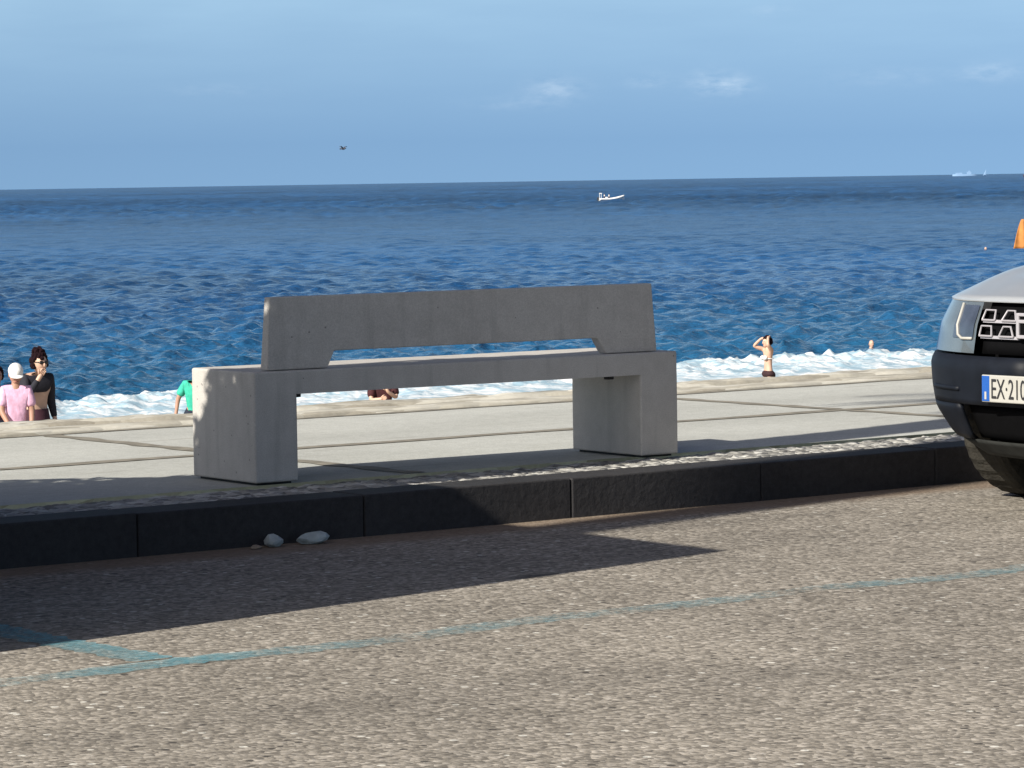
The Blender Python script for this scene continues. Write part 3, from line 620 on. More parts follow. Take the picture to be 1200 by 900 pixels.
# headlights
for s in (1, -1):
    bm = bmesh.new()
    def hl(a, b):
        z = 0.642 + (0.846 - 0.642) * b; ta = t_for_y(0.345, z); t = ta + (0.93 - 0.10 * (1 - b) - ta) * a; p = nose(t * s, z); return p
    bm_grid(bm, hl, 20, 10); bmesh.ops.recalc_face_normals(bm, faces=bm.faces)
    h_ = obj('headlight', bm, M['lens'], car, True)
    bm = bmesh.new()
    def hr(a, b):
        z = 0.700 + 0.130 * b; t = t_for_y(0.360, z); t = t + (0.13) * a; x, y, z = nose(t * s, z); return (x - 0.004, y + s * 0.002, z)
    bm_grid(bm, hr, 8, 6); obj('reflector', bm, M['lens_dark'], h_, True)
    bm = bmesh.new()
    pts = []
    for (yy, z) in ((0.365, 0.700), (0.44, 0.698), (0.475, 0.712), (0.490, 0.75), (0.495, 0.835)):
        x, y, z = nose(t_for_y(yy, z) * s, z); pts.append((x - 0.006, y, z))
    bm_tube(bm, pts, 0.006, 6); obj('light_guide', bm, M['plate'], h_, True)
# hood with fender tops
HT = 0.854
def hood(a, b):
    t = -1 + 2 * b; x0_, y0_, _ = nose(t, HT); q = abs(t)
    xb, yb = 1.16, math.copysign(0.845 * (abs(y0_) / 0.845) ** 0.9, t)
    s_ = a; x = x0_ + (xb - x0_) * s_; y = y0_ + (yb - y0_) * s_
    yn = abs(y) / 0.85
    crest = 0.018 * math.exp(-((yn - 0.72) / 0.12) ** 2) * min(1, s_ * 3)
    z = HT + (0.155 * (1 - (1 - s_) ** 2.0)) * (1 - 0.30 * yn ** 3) + 0.02 * (1 - yn ** 2) * min(1, s_ * 4) + crest
    return (x - 0.012 * (1 - s_) ** 6, y, z)
bm = bmesh.new(); bm_grid(bm, hood, 26, 48)
Vr = bm_grid(bm, lambda a, b: (hood(0, b)[0] + 0.004 * a, hood(0, b)[1], HT - 0.010 * a), 2, 48)
bmesh.ops.remove_doubles(bm, verts=bm.verts, dist=0.0005); bmesh.ops.recalc_face_normals(bm, faces=bm.faces)
obj('hood', bm, M['silver'], car, True)
# body sides with wheel arches, rear end, sills
RX = 0.80 + 2.67; LEN = 4.30
def zlow(x):
    z = 0.24
    for wx in (WX, RX):
        if abs(x - wx) < AR: z = max(z, WR + math.sqrt(AR ** 2 - (x - wx) ** 2))
    return z
bm = bmesh.new()
xs_ = sorted(set(list(np.linspace(0.62, 4.25, 70)) + [WX + AR, RX - AR, RX + AR]))
for s in (1, -1):
    V = []
    for x in xs_:
        zl = zlow(x); zt = interp(x, [.62, .70, .80, .95, 1.16, 1.5, 4.25], [.845, .868, .90, .935, .957, 1.0, 1.06]); zl = min(zl, zt - 0.02); row = []
        for j in range(11):
            z = zl + (zt - zl) * j / 10
            hwv = interp(z, [.22, .32, .5, .66, .85, 1.08], [.84, .875, .895, .90, .875, .83])
            k = 1 - 0.10 * max(0, (x - 3.6) / 0.65) ** 2
            row.append(bm.verts.new((x, s * hwv * k, z)))
        V.append(row)
    for i in range(len(V) - 1):
        for j in range(10): bm.faces.new((V[i][j], V[i + 1][j], V[i + 1][j + 1], V[i][j + 1]))
bm_box(bm, 4.22, 4.30, -0.80, 0.80, 0.30, 1.06, 0.03)
bmesh.ops.recalc_face_normals(bm, faces=bm.faces)
obj('body', bm, M['silver'], car, True)
bm = bmesh.new(); bm_box(bm, 0.30, 4.20, -0.50, 0.50, 0.23, 0.62); bm_box(bm, 1.22, 3.04, -0.82, 0.82, 0.231, 0.60); bm_box(bm, 0.20, 4.1, -0.60, 0.60, 0.60, 0.80)
obj('underbody', bm, M['void'], car)
# greenhouse
bm = bmesh.new()
ring = lambda x0_, x1_, w0, w1, z: [(x0_, -w0, z), (x0_, w0, z), (x1_, w1, z), (x1_, -w1, z)]
lo = [(1.10, -0.80, 0.995), (1.10, 0.80, 0.995), (4.20, 0.76, 1.06), (4.20, -0.76, 1.06)]; hi = [(1.92, -0.60, 1.55), (1.92, 0.60, 1.55), (3.85, 0.58, 1.57), (3.85, -0.58, 1.57)]
va = [bm.verts.new(p) for p in lo]; vb = [bm.verts.new(p) for p in hi]
for i in range(4): bm.faces.new((va[i], va[(i + 1) % 4], vb[(i + 1) % 4], vb[i]))
bmesh.ops.recalc_face_normals(bm, faces=bm.faces); obj('window_glass', bm, M['glass'], car)
bm = bmesh.new()
bm_grid(bm, lambda a, b: (1.90 + 1.99 * a, -0.61 + 1.22 * b, 1.552 + 0.06 * (1 - (2 * b - 1) ** 2) * (0.5 + a * (1 - a) * 2)), 10, 14)
for i in range(4): bm_tube(bm, [lo[i], hi[i]], 0.04, 8)
for s in (1, -1):
    bm_tube(bm, [(2.55, s * 0.792, 1.03), (2.60, s * 0.602, 1.555)], 0.035, 8); bm_tube(bm, [(3.50, s * 0.772, 1.05), (3.42, s * 0.592, 1.565)], 0.035, 8)
    bm_tube(bm, [hi[0 if s < 0 else 1], hi[3 if s < 0 else 2]], 0.03, 8)
obj('roof', bm, M['silver'], car, True)
for s in (1, -1):
    bm = bmesh.new(); bm_tube(bm, [(2.05, s * 0.56, 1.57), (2.10, s * 0.56, 1.63), (3.65, s * 0.55, 1.65), (3.72, s * 0.55, 1.59)], 0.016, 8); obj('roof_rail', bm, M['black'], car, True)
    bm = bmesh.new(); bm_ball(bm, (1.45, s * 0.93, 1.07), (0.07, 0.10, 0.075), 12); bm_tube(bm, [(1.47, s * 0.79, 1.02), (1.46, s * 0.90, 1.05)], 0.025, 6); obj('wing_mirror', bm, M['black'], car, True)
# wheels
def wheel(x, y, parent, r_=WR, w_=0.215, steer=0.0):
    e = bpy.data.objects.new('wheel', None); C.objects.link(e); e.parent = parent; e.location = (x, y, r_); e.rotation_euler = (0, 0, steer); e.empty_display_size = 0.1
    bm = bmesh.new(); pr = [(0.60, -0.42), (0.66, -0.50), (0.90, -0.50), (0.965, -0.44), (0.992, -0.34), (1.0, -0.17), (1.0, 0.17), (0.992, 0.34), (0.965, 0.44), (0.90, 0.5), (0.66, 0.5), (0.60, 0.42)]
    n = 72; rings = []
    for k in range(n):
        a = 2 * math.pi * k / n; g = 0.012 if k % 2 else 0
        rings.append([bm.verts.new(((p - (g if 0.95 < p else 0)) * r_ * math.cos(a), q * w_, (p - (g if 0.95 < p else 0)) * r_ * math.sin(a))) for p, q in pr])
    for k in range(n):
        for j in range(len(pr) - 1): bm.faces.new((rings[k][j], rings[(k + 1) % n][j], rings[(k + 1) % n][j + 1], rings[k][j + 1]))
    bmesh.ops.recalc_face_normals(bm, faces=bm.faces); obj('tyre', bm, M['tyre'], e)
    bm = bmesh.new(); sd = 1 if y > 0 else -1
    bmesh.ops.create_cone(bm, cap_ends=True, segments=40, radius1=r_ * 0.60, radius2=r_ * 0.60, depth=w_ * 0.7, matrix=Matrix.Rotation(math.pi / 2, 4, 'X'))
    for k in range(5):
        a = 2 * math.pi * k / 5; bm_tube(bm, [(0, sd * w_ * 0.38, 0), (0.56 * r_ * math.cos(a), sd * w_ * 0.37, 0.56 * r_ * math.sin(a))], [0.035, 0.022], 6)
    obj('rim', bm, M['alloy'], e)
for x in (WX, RX):
    for s in (1, -1): wheel(x, s * 0.755, car)
# number plate
px_ = on_nose(0.18, 0.51, 0.0)[0] - 0.034
plate = None
bm = bmesh.new(); bm_box(bm, px_, px_ + 0.008, -0.14, 0.22, 0.459, 0.566, 0.004)
plate = obj('number_plate', bm, M['plate'], car)
bm = bmesh.new(); bm_box(bm, px_ - 0.0015, px_ + 0.002, 0.176, 0.216, 0.463, 0.562); obj('blue_band', bm, M['plateblue'], plate)
bm = bmesh.new(); bm_box(bm, px_ - 0.003, px_ + 0.0, 0.191, 0.201, 0.470, 0.500); obj('country_mark', bm, M['plate'], plate)
bm = bmesh.new(); bm_box(bm, px_ + 0.006, px_ + 0.09, -0.13, 0.21, 0.47, 0.555); obj('plate_holder', bm, M['void'], plate)
def lettering(name, txt, h, width, mtl, parent, mw, ext=0.001):
    cu = bpy.data.curves.new('txt', 'FONT'); cu.body = txt; cu.size = 1; cu.extrude = 0.0; cu.resolution_u = 4
    o = bpy.data.objects.new('txt', cu); C.objects.link(o); bpy.context.view_layer.update()
    me = bpy.data.meshes.new_from_object(o.evaluated_get(bpy.context.evaluated_depsgraph_get())); bpy.data.objects.remove(o); bpy.data.curves.remove(cu)
    a = np.array([v.co for v in me.vertices]); mn = a.min(0); sz = a.max(0) - mn
    for v in me.vertices:
        v.co = mw @ Vector(((v.co.x - mn[0]) / sz[0] * width, (v.co.y - mn[1]) / sz[1] * h, 0))
    return link_mesh(name, me, mtl, parent)
lx = Matrix(((0, 0, 1, px_ - 0.003), (-1, 0, 0, 0.163), (0, 1, 0, 0.474), (0, 0, 0, 1)))
lt = lettering('lettering', 'EX\u00b7210', 0.078, 0.186, M['ink'], plate, lx)

# ------------------------------------------------------------------ van in the next bay (left of the picture; its shadow crosses the bay)
vy0, vy1, vx1, VH = 8.77, 10.62, 4.20, 2.50
van = thing('delivery_van', 'tall white delivery van parked in the bay left of the blue divider line', 'van', (vx1 - 2.6, (vy0 + vy1) / 2, 0))
def V_(x, y, z): return (x - (vx1 - 2.6), y - (vy0 + vy1) / 2, z)
bm = bmesh.new(); x0 = vx1 - 5.2
pf = [(x0, 0.30), (x0 + 0.02, 0.75), (x0 + 0.25, 1.02), (x0 + 0.95, 1.22), (x0 + 1.75, 2.10), (x0 + 2.0, VH - 0.06), (x0 + 2.3, VH), (vx1, VH), (vx1, 0.24), (x0 + 0.2, 0.24)]
a_ = [bm.verts.new(V_(x, vy0, z)) for x, z in pf]; b_ = [bm.verts.new(V_(x, vy1, z)) for x, z in pf]
bm.faces.new(a_); bm.faces.new(b_[::-1])
for i in range(len(pf)): bm.faces.new((a_[(i + 1) % len(pf)], a_[i], b_[i], b_[(i + 1) % len(pf)]))
bmesh.ops.recalc_face_normals(bm, faces=bm.faces); bmesh.ops.bevel(bm, geom=list(bm.edges), offset=0.02, segments=2, affect='EDGES')
obj('body', bm, M['van'], van)
for yy, s in ((vy0 - 0.004, -1), (vy1 + 0.004, 1)):
    bm = bmesh.new(); bm.faces.new([bm.verts.new(V_(x, yy, z)) for x, z in ((x0 + 1.15, 1.25), (x0 + 2.05, 1.25), (x0 + 2.05, 1.95), (x0 + 1.72, 1.95))]); obj('side_window', bm, M['glass'], van)
bm = bmesh.new(); bm.faces.new([bm.verts.new(V_(x - 0.006, y, z + 0.004)) for x, y, z in ((x0 + 1.0, vy0 + 0.12, 1.28), (x0 + 1.0, vy1 - 0.12, 1.28), (x0 + 1.72, vy1 - 0.15, 2.06), (x0 + 1.72, vy0 + 0.15, 2.06))]); obj('windscreen', bm, M['glass'], van)
for y_ in (vy0 + 0.2, (vy0 + vy1) / 2 + 0.03):
    bm = bmesh.new(); bm_box(bm, *[v for p in zip(V_(vx1 + 0.001, y_, 1.3), V_(vx1 + 0.006, y_ + 0.68, 2.0)) for v in p]); obj('rear_window', bm, M['glass'], van)
bm = bmesh.new(); bm_box(bm, *[v for p in zip(V_(vx1 - 0.05, vy0 + 0.02, 0.26), V_(vx1 + 0.07, vy1 - 0.02, 0.46)) for v in p], 0.02); obj('bumper', bm, M['black'], van)
for x in (x0 + 0.95, vx1 - 1.0):
    for s in (1, -1): wheel(x - (vx1 - 2.6), s * 0.80, van, 0.34, 0.21)

# ------------------------------------------------------------------ two street trees left of the picture, whose shade falls on the bench and kerb
def tree(name, label, loc, trunk, limbs, blobs, n, leaf):
    t = thing(name, label, 'tree', loc, 0)
    bm = bmesh.new(); bm_tube(bm, trunk[0], trunk[1], 10)
    for p, r_ in limbs: bm_tube(bm, p, r_, 6)
    obj('trunk', bm, M['bark'], t, True)
    V = []; Fc = []
    for (c, r_, k) in blobs:
        for _ in range(int(n * k)):
            while True:
                d = rng.uniform(-1, 1, 3)
                if 0.15 < (d ** 2).sum() < 1: break
            p = np.array(c) + d * np.array(r_); a = rng.normal(size=3); a /= np.linalg.norm(a); b = np.cross(a, rng.normal(size=3)); b /= np.linalg.norm(b)
            s = leaf * rng.uniform(0.6, 1.3); i = len(V)
            V += [p - a * s, p + b * s * 0.45, p + a * s, p - b * s * 0.45]; Fc.append((i, i + 1, i + 2, i + 3))
    me = bpy.data.meshes.new('crown'); me.from_pydata([tuple(v) for v in V], [], Fc); link_mesh('crown', me, M['leaf'], t)
    return t
tree('street_tree', 'tall tree with a bare trunk and leafy top, left of the van', (-2.3, 8.62, 0),
     ([(0, 0, -0.05), (0.02, 0, 2), (0, 0.02, 4.4), (0.1, 0.05, 8.2), (0.15, 0.1, 10.0)], [0.25, 0.215, 0.205, 0.18, 0.06]),
     [([(0.1, 0.05, 8.2), (0.9, 0.5, 9.4), (1.3, 0.8, 10.2)], [0.09, 0.06, 0.02]), ([(0.1, 0.05, 8.2), (-0.3, 0.7, 10.0)], [0.08, 0.03])],
     [((0.2, 0.5, 10.4), (1.3, 0.95, 1.0), 1.0), ((1.0, 0.8, 9.9), (1.0, 0.6, 0.6), 0.5), ((-0.3, 0.3, 11.0), (0.9, 0.6, 0.6), 0.3)], 1300, 0.17)
tree('small_tree', 'low dense round-headed tree on the promenade beyond the van', (4.30, 11.60, ZP),
     ([(0, 0, -0.05), (0.02, 0, 0.5), (0, -0.02, 1.2)], [0.07, 0.055, 0.03]), [([(0, -0.02, 1.1), (0.05, -0.5, 1.8), (0.1, -0.78, 2.8)], [0.03, 0.022, 0.01]), ([(0.02, 0, 0.6), (0.3, 0.2, 1.2)], [0.035, 0.015]), ([(0.02, 0, 0.6), (-0.3, -0.2, 1.2)], [0.035, 0.015])],
     [((0.1, -0.80, 2.45), (0.65, 0.24, 0.75), 1700), ((0, -0.5, 1.75), (0.7, 0.32, 0.70), 1900), ((0, -0.30, 1.45), (0.8, 0.40, 0.62), 1900), ((0, -0.1, 1.05), (0.8, 0.72, 0.66), 2200), ((0.0, 0.25, 0.9), (0.75, 0.6, 0.48), 1500)], 1, 0.058)
# leaning palm at the kerb, just outside the left edge
palm = thing('palm_tree', 'leaning palm with a rough trunk standing behind the kerb near the van', 'palm', (5.48, 11.16, ZP))
tp = [(0, 0, -0.05), (0.0, -0.10, 0.7), (-0.02, -0.27, 1.5), (-0.02, -0.34, 2.4), (0.0, -0.37, 3.4), (0.0, -0.30, 4.5), (0.0, -0.25, 5.2)]
bm = bmesh.new(); P3 = []; r3 = []
for k in range(61):
    z = -0.05 + 5.25 * k / 60; q = [np.interp(z, [p[2] for p in tp], [p[c] for p in tp]) for c in (0, 1)]
    P3.append((q[0], q[1], z)); r3.append(0.180 + 0.05 * math.exp(-max(z, 0) / 0.25) + (0.012 if k % 2 else 0))
bm_tube(bm, P3, r3, 14); obj('trunk', bm, M['bark'], palm, True)
bm = bmesh.new(); pr_ = random.Random(4)
for k in range(18):
    az = 2 * math.pi * k / 18 * 5 + pr_.uniform(-.2, .2); el = pr_.uniform(-0.35, 1.2); ln = pr_.uniform(1.3, 1.8)
    spine = []
    for j in range(13):
        q = j / 12; e = el - 1.3 * q * q; p = (spine[-1][0] if spine else Vector((0, -0.25, 5.15))) + Vector((math.cos(az) * math.cos(e), math.sin(az) * math.cos(e), math.sin(e))) * ln / 12
        spine.append((p, e))
    bm_tube(bm, [p for p, _ in spine], [0.022 * (1 - j / 14) for j in range(13)], 4)
    sd = Vector((-math.sin(az), math.cos(az), 0))
    for j in range(2, 13):
        for h in (0, .5):
            p = spine[j - 1][0].lerp(spine[j][0], h); t_ = (spine[j][0] - spine[j - 1][0]).normalized(); L_ = 0.42 * math.sin(math.pi * min(1, (j + h) / 13.5)) + 0.06
            for sg in (-1, 1):
                tip = p + (sd * sg * 0.8 + t_ * 0.6 - Vector((0, 0, 0.35))) * L_
                bm.faces.new([bm.verts.new(v) for v in (p - t_ * 0.018, tip, p + t_ * 0.018)])
obj('crown', bm, M['leaf'], palm)

# ------------------------------------------------------------------ people
def skin_mesh(verts, edges, rads, root, sub=2):
    me = bpy.data.meshes.new('sk'); me.from_pydata(verts, edges, []); o = bpy.data.objects.new('sk', me); C.objects.link(o)
    md = o.modifiers.new('s', 'SKIN'); md.use_smooth_shade = True
    for i, r_ in enumerate(rads):
        sv = me.skin_vertices[0].data[i]; sv.radius = r_ if isinstance(r_, tuple) else (r_, r_); sv.use_root = (i == root)
    s = o.modifiers.new('b', 'SUBSURF'); s.levels = sub; s.render_levels = sub
    bpy.context.view_layer.update()
    out = bpy.data.meshes.new_from_object(o.evaluated_get(bpy.context.evaluated_depsgraph_get()))
    bpy.data.objects.remove(o); bpy.data.meshes.remove(me); return out
BASE = dict(pelvis=(0, 0, .93), waist=(0, 0, 1.10), chest=(0, 0, 1.30), neck=(0, 0, 1.455), head=(0, .015, 1.555),
            shL=(-.165, 0, 1.40), elL=(-.21, 0, 1.13), wrL=(-.22, .06, .90), haL=(-.22, .09, .82),
            shR=(.165, 0, 1.40), elR=(.21, 0, 1.13), wrR=(.22, .06, .90), haR=(.22, .09, .82),
            hiL=(-.09, 0, .88), knL=(-.10, .02, .49), anL=(-.10, -.02, .08), toL=(-.11, .13, .03),
            hiR=(.09, 0, .88), knR=(.10, .02, .49), anR=(.10, -.02, .08), toR=(.11, .13, .03))
RAD = dict(pelvis=(.135, .11), waist=(.115, .09), chest=(.145, .105), neck=.052, head=.06, shL=.058, elL=.041, wrL=.028, haL=.030, shR=.058, elR=.041, wrR=.028, haR=.030,
           hiL=.088, knL=.056, anL=.038, toL=.033, hiR=.088, knR=.056, anR=.038, toR=.033)
ED = [('pelvis', 'waist'), ('waist', 'chest'), ('chest', 'neck'), ('neck', 'head'), ('chest', 'shL'), ('shL', 'elL'), ('elL', 'wrL'), ('wrL', 'haL'), ('chest', 'shR'), ('shR', 'elR'), ('elR', 'wrR'), ('wrR', 'haR'),
      ('pelvis', 'hiL'), ('hiL', 'knL'), ('knL', 'anL'), ('anL', 'toL'), ('pelvis', 'hiR'), ('hiR', 'knR'), ('knR', 'anR'), ('anR', 'toR')]
def chain(J, names, edges, radf, sub=2, root=0):
    idx = {n: i for i, n in enumerate(names)}
    return skin_mesh([J[n] for n in names], [(idx[a], idx[b]) for a, b in edges], [radf(n) for n in names], root, sub)
def person(label, loc, yaw, pose=None, scale=1.0, skin='skin', hair='curly', group=None, face_yaw=0.0, face_pitch=0.0, top=None, bottom=None, cap=None, glasses=False, sleeves=True, slim=1.0):
    J = dict(BASE); J.update(pose or {})
    P_ = thing('person', label, 'person', loc, yaw, group); P_.scale = (scale,) * 3
    me = chain(J, list(BASE), ED, lambda n: RAD[n] if not isinstance(RAD[n], tuple) else (RAD[n][0] * slim, RAD[n][1] * slim))
    bm = bmesh.new(); bm.from_mesh(me); bpy.data.meshes.remove(me)
    for f in bm.faces: f.material_index = 0; f.smooth = True
    # head with face
    hc = Vector(J['head']) + Vector((0, 0.01, 0.035)); rot = Matrix.Rotation(face_yaw, 3, 'Z') @ Matrix.Rotation(face_pitch, 3, 'X')
    up_ = Vector(J['head']) - Vector(J['neck'])
    if up_.normalized().z < 0.7:
        hc = Vector(J['head']) + up_.normalized() * 0.04
    def hp(x, y, z): return hc + rot @ Vector((x, y, z))
    bm_ball(bm, hc, (0.077, 0.096, 0.115), 18, 0, rot); bm_ball(bm, hp(0, .035, -.065), (0.05, 0.055, 0.055), 12, 0, rot)
    bm_ball(bm, hp(0, .098, -.018), (0.013, 0.018, 0.026), 8, 0, rot)
    for s in (-1, 1):
        bm_ball(bm, hp(s * .079, -.005, -.01), (0.010, 0.02, 0.03), 8, 0, rot); bm_ball(bm, hp(s * .031, .084, .012), (0.013, 0.010, 0.008), 8, 2, rot)
    bm_ball(bm, hp(0, .087, -.058), (0.024, 0.008, 0.008), 8, 1, rot)
    # fingers
    for s in 'LR':
        w = Vector(J['wr' + s]); h = Vector(J['ha' + s]); d = (h - w).normalized(); side = d.cross(Vector((0, 1, 0.2)) if abs(d.y) < .8 else Vector((0, 0, 1))).normalized(); pn = side.cross(d)
        for k, ln in enumerate((.062, .072, .068, .052)):
            b0 = h + side * (k - 1.5) * 0.017
            bm_tube(bm, [b0 - d * .01, b0 + d * ln * .55 + pn * .006, b0 + d * ln + pn * .022], [.0095, .0085, .006], 6, 0)
        bm_tube(bm, [h - d * .03 - side * .02, h + d * .01 - side * .048, h + d * .035 - side * .052], [.011, .010, .007], 6, 0)
    body = obj('body', bm, [M[skin], M['lips'], M['eye']], P_, True)
    def garment(name, names, edges, add, m, sub=2):
        me = chain(J, names, edges, add, sub); return link_mesh(name, me, m, P_, True)
    if top:
        kind, m = top
        rr_ = lambda k: (lambda n: tuple(np.array(RAD[n]) * slim + k) if isinstance(RAD[n], tuple) else RAD[n] + k)
        if kind == 'shirt':       # loose shirt to the hips with sleeves to the elbow
            J['hem'] = tuple(np.array(J['pelvis']) + np.array((0, 0, -0.08))); RAD['hem'] = (.145, .12); J['collar'] = tuple(np.array(J['chest']) * .35 + np.array(J['neck']) * .65); RAD['collar'] = .055
            for s in 'LR': J['cf' + s] = tuple(np.array(J['el' + s]) * .85 + np.array(J['sh' + s]) * .15); RAD['cf' + s] = .048
            g = garment('shirt', ['waist', 'hem', 'chest', 'collar', 'shL', 'cfL', 'shR', 'cfR'], [('hem', 'waist'), ('waist', 'chest'), ('chest', 'collar'), ('chest', 'shL'), ('shL', 'cfL'), ('chest', 'shR'), ('shR', 'cfR')], rr_(.026), m)
        elif kind == 'crop':      # short long-sleeved top that ends above the waist
            J['hem'] = tuple(np.array(J['waist']) * .75 + np.array(J['chest']) * .25); RAD['hem'] = (.115, .095); J['collar'] = tuple(np.array(J['chest']) * .35 + np.array(J['neck']) * .65); RAD['collar'] = .055
            g = garment('crop_top', ['chest', 'hem', 'collar', 'shL', 'elL', 'wrL', 'shR', 'elR', 'wrR'], [('chest', 'hem'), ('chest', 'collar'), ('chest', 'shL'), ('shL', 'elL'), ('elL', 'wrL'), ('chest', 'shR'), ('shR', 'elR'), ('elR', 'wrR')], lambda n: rr_(.016 if n not in ('wrL', 'wrR') else .008)(n), m)
        elif kind == 'bikini':
            bm = bmesh.new(); c = Vector(J['chest']) + Vector((0, .02, -.05))
            for s in (-1, 1): bm_ball(bm, c + Vector((s * .062, .085, 0)), (.06, .05, .05), 10)
            for k in range(24):
                a0 = 2 * math.pi * k / 24; a1 = 2 * math.pi * (k + 1) / 24
                bm_tube(bm, [c + Vector((.143 * slim * math.cos(a), .115 * math.sin(a) - .02, -.02)) for a in (a0, a1)], .010, 5)
            obj('bikini_top', bm, m, P_, True)
    def legwear(name, keys, rads, m):
        bm = bmesh.new(); pv = Vector(J['pelvis']); bm_ball(bm, pv, (.152, .128, .105), 16)
        for s in 'LR':
            pts = [Vector(J[k + s]) for k in keys]; pts = [pts[0].lerp(pv, .35) + Vector((0, 0, .03))] + pts; bm_tube(bm, pts, [rads[0]] + list(rads), 12)
        o = obj(name, bm, m, P_, True); return o
    if bottom:
        kind, m = bottom
        if kind == 'trousers':
            for s in 'LR': J['cu' + s] = tuple(np.array(J['an' + s]) + np.array((0, 0, .03)))
            legwear('trousers', ('hi', 'kn', 'cu'), (.105, .08, .07), m)
        elif kind == 'never':
            garment('trousers', ['pelvis', 'hiL', 'knL', 'cuL', 'hiR', 'knR', 'cuR'], [('pelvis', 'hiL'), ('hiL', 'knL'), ('knL', 'cuL'), ('pelvis', 'hiR'), ('hiR', 'knR'), ('knR', 'cuR')], lambda n: (.148, .125) if n == 'pelvis' else (RAD[n] + .022), m)
        elif kind == 'shorts':
            for s in 'LR': J['cu' + s] = tuple(np.array(J['kn' + s]) * .8 + np.array(J['hi' + s]) * .2)
            legwear('shorts', ('hi', 'cu'), (.108, .092), m)
        elif kind == 'never2':
            garment('shorts', ['pelvis', 'hiL', 'cuL', 'hiR', 'cuR'], [('pelvis', 'hiL'), ('hiL', 'cuL'), ('pelvis', 'hiR'), ('hiR', 'cuR')], lambda n: (.148, .125) if n == 'pelvis' else (RAD[n] + .022), m)
        elif kind == 'skirt':
            bm = bmesh.new(); pv = Vector(J['pelvis'])
            bm_grid(bm, lambda a, b: pv + Vector(((.140 + .09 * a) * math.cos(6.28319 * b) * (1 + .05 * a * math.sin(18.85 * b)), (.118 + .09 * a) * math.sin(6.28319 * b), .07 - .62 * a)), 12, 41)
            bmesh.ops.remove_doubles(bm, verts=bm.verts, dist=.001); obj('skirt', bm, m, P_, True)
        elif kind == 'brief':
            bm = bmesh.new(); pv = Vector(J['pelvis']); bm_ball(bm, pv + Vector((0, 0, -.035)), (.192, .128, .098), 18)
            bm_ball(bm, pv + Vector((-.055, -.055, -.06)), (.085, .085, .085), 12); bm_ball(bm, pv + Vector((.055, -.055, -.06)), (.085, .085, .085), 12); obj('bikini_bottom', bm, m, P_, True)
    if hair:
        bm = bmesh.new(); r_ = random.Random(len(label))
        if hair in ('curly', 'bun', 'long'):
            nb = 90
            for k in range(nb):
                while True:
                    d = Vector((r_.gauss(0, 1), r_.gauss(0, 1), r_.gauss(0, 1))).normalized()
                    if d.z > 0.42 or (d.y < 0.25 and d.z > (-0.45 if hair != 'long' else -0.9)): break
                e = Vector((d.x * .086, d.y * .098 - .012, d.z * .118 + .006)); bm_ball(bm, hp(*e), r_.uniform(.022, .036), 6)
            if hair == 'bun':
                for k in range(34):
                    d = Vector((r_.gauss(0, 1), r_.gauss(0, 1), r_.gauss(0, 1))).normalized(); bm_ball(bm, hp(d.x * .062, -.03 + d.y * .06, .125 + d.z * .045), r_.uniform(.018, .032), 6)
            if hair == 'long':
                for s in (-1, 1):
                    for k in range(46):
                        q = r_.random(); bm_ball(bm, hp(s * (.085 + .09 * q + r_.uniform(-.02, .03)), -.03 + r_.uniform(-.03, .06), -.03 - .27 * q), r_.uniform(.022, .036), 6)
        obj('hair', bm, M['hair'], P_, True)
    if cap:
        bm = bmesh.new(); bm_ball(bm, hp(0, -.006, .045), (.092, .108, .095), 18, 0, rot)
        bm_grid(bm, lambda a, b: hp((.085 + .0 * a) * math.sin((b - .5) * 2.6), .085 * math.cos((b - .5) * 2.6) + .062 * a, .035 - .022 * a), 4, 14)
        obj('cap', bm, M[cap], P_, True)
    if glasses:
        bm = bmesh.new()
        for s in (-1, 1):
            bm_ball(bm, hp(s * .034, .090, .012), (.030, .012, .022), 10, 0, rot); bm_tube(bm, [hp(s * .06, .085, .016), hp(s * .082, .0, .016)], .005, 5)
        bm_tube(bm, [hp(-.02, .1, .016), hp(.02, .1, .016)], .005, 5); obj('sunglasses', bm, M['eye'], P_, True)
    return P_
def beach_z(y): return float(np.interp(y, BZY, BZZ))
def spot(px, d):
    """ground point of the beach seen in column px at distance d"""
    a = hd - math.atan((px - 600) / F_PX); return d * math.cos(a), d * math.sin(a)
def facing(x, y, off):
    """yaw that turns local +y towards the camera, plus an offset (positive: to the viewer's left... counterclockwise from above)"""
    return math.atan2(-y, -x) - math.pi / 2 + off
G = 'people on the beach'
x, y = spot(41.5, 42.5)
person('person in black crop top with dark curly bun and sunglasses, hand raised to the mouth', (x, y, beach_z(y)), facing(x, y, R(26)), dict(
    chest=(0, .02, 1.28), neck=(0, .05, 1.42), head=(0, .10, 1.50), shL=(-.165, .02, 1.355), elL=(-.20, -.04, 1.10), wrL=(-.22, .02, .88), haL=(-.22, .05, .80), shR=(.165, .03, 1.355), elR=(.20, .17, 1.15), wrR=(.09, .25, 1.36), haR=(.05, .25, 1.42)), 1.06, 'skin', 'bun', G, face_yaw=R(6), top=('crop', M['black cotton']), bottom=('skirt', M['dark plum cloth']), glasses=True)
x, y = spot(17.5, 40.5)
person('person in a pale pink shirt and white cap, in front of the one in black', (x, y, beach_z(y) - .02), facing(x, y, R(6)), dict(shL=(-.145, 0, 1.39), shR=(.145, 0, 1.39), elL=(-.185, .04, 1.14), wrL=(-.17, .12, .92), haL=(-.16, .16, .84), elR=(.185, .06, 1.15), wrR=(.12, .20, 1.00), haR=(.08, .24, .98)), 0.97, 'skintan', None, G,
       face_pitch=R(-22), top=('shirt', M['pink cotton']), bottom=('trousers', M['maroon cotton']), cap='white cotton', slim=0.86)
x, y = spot(-6, 43.5)
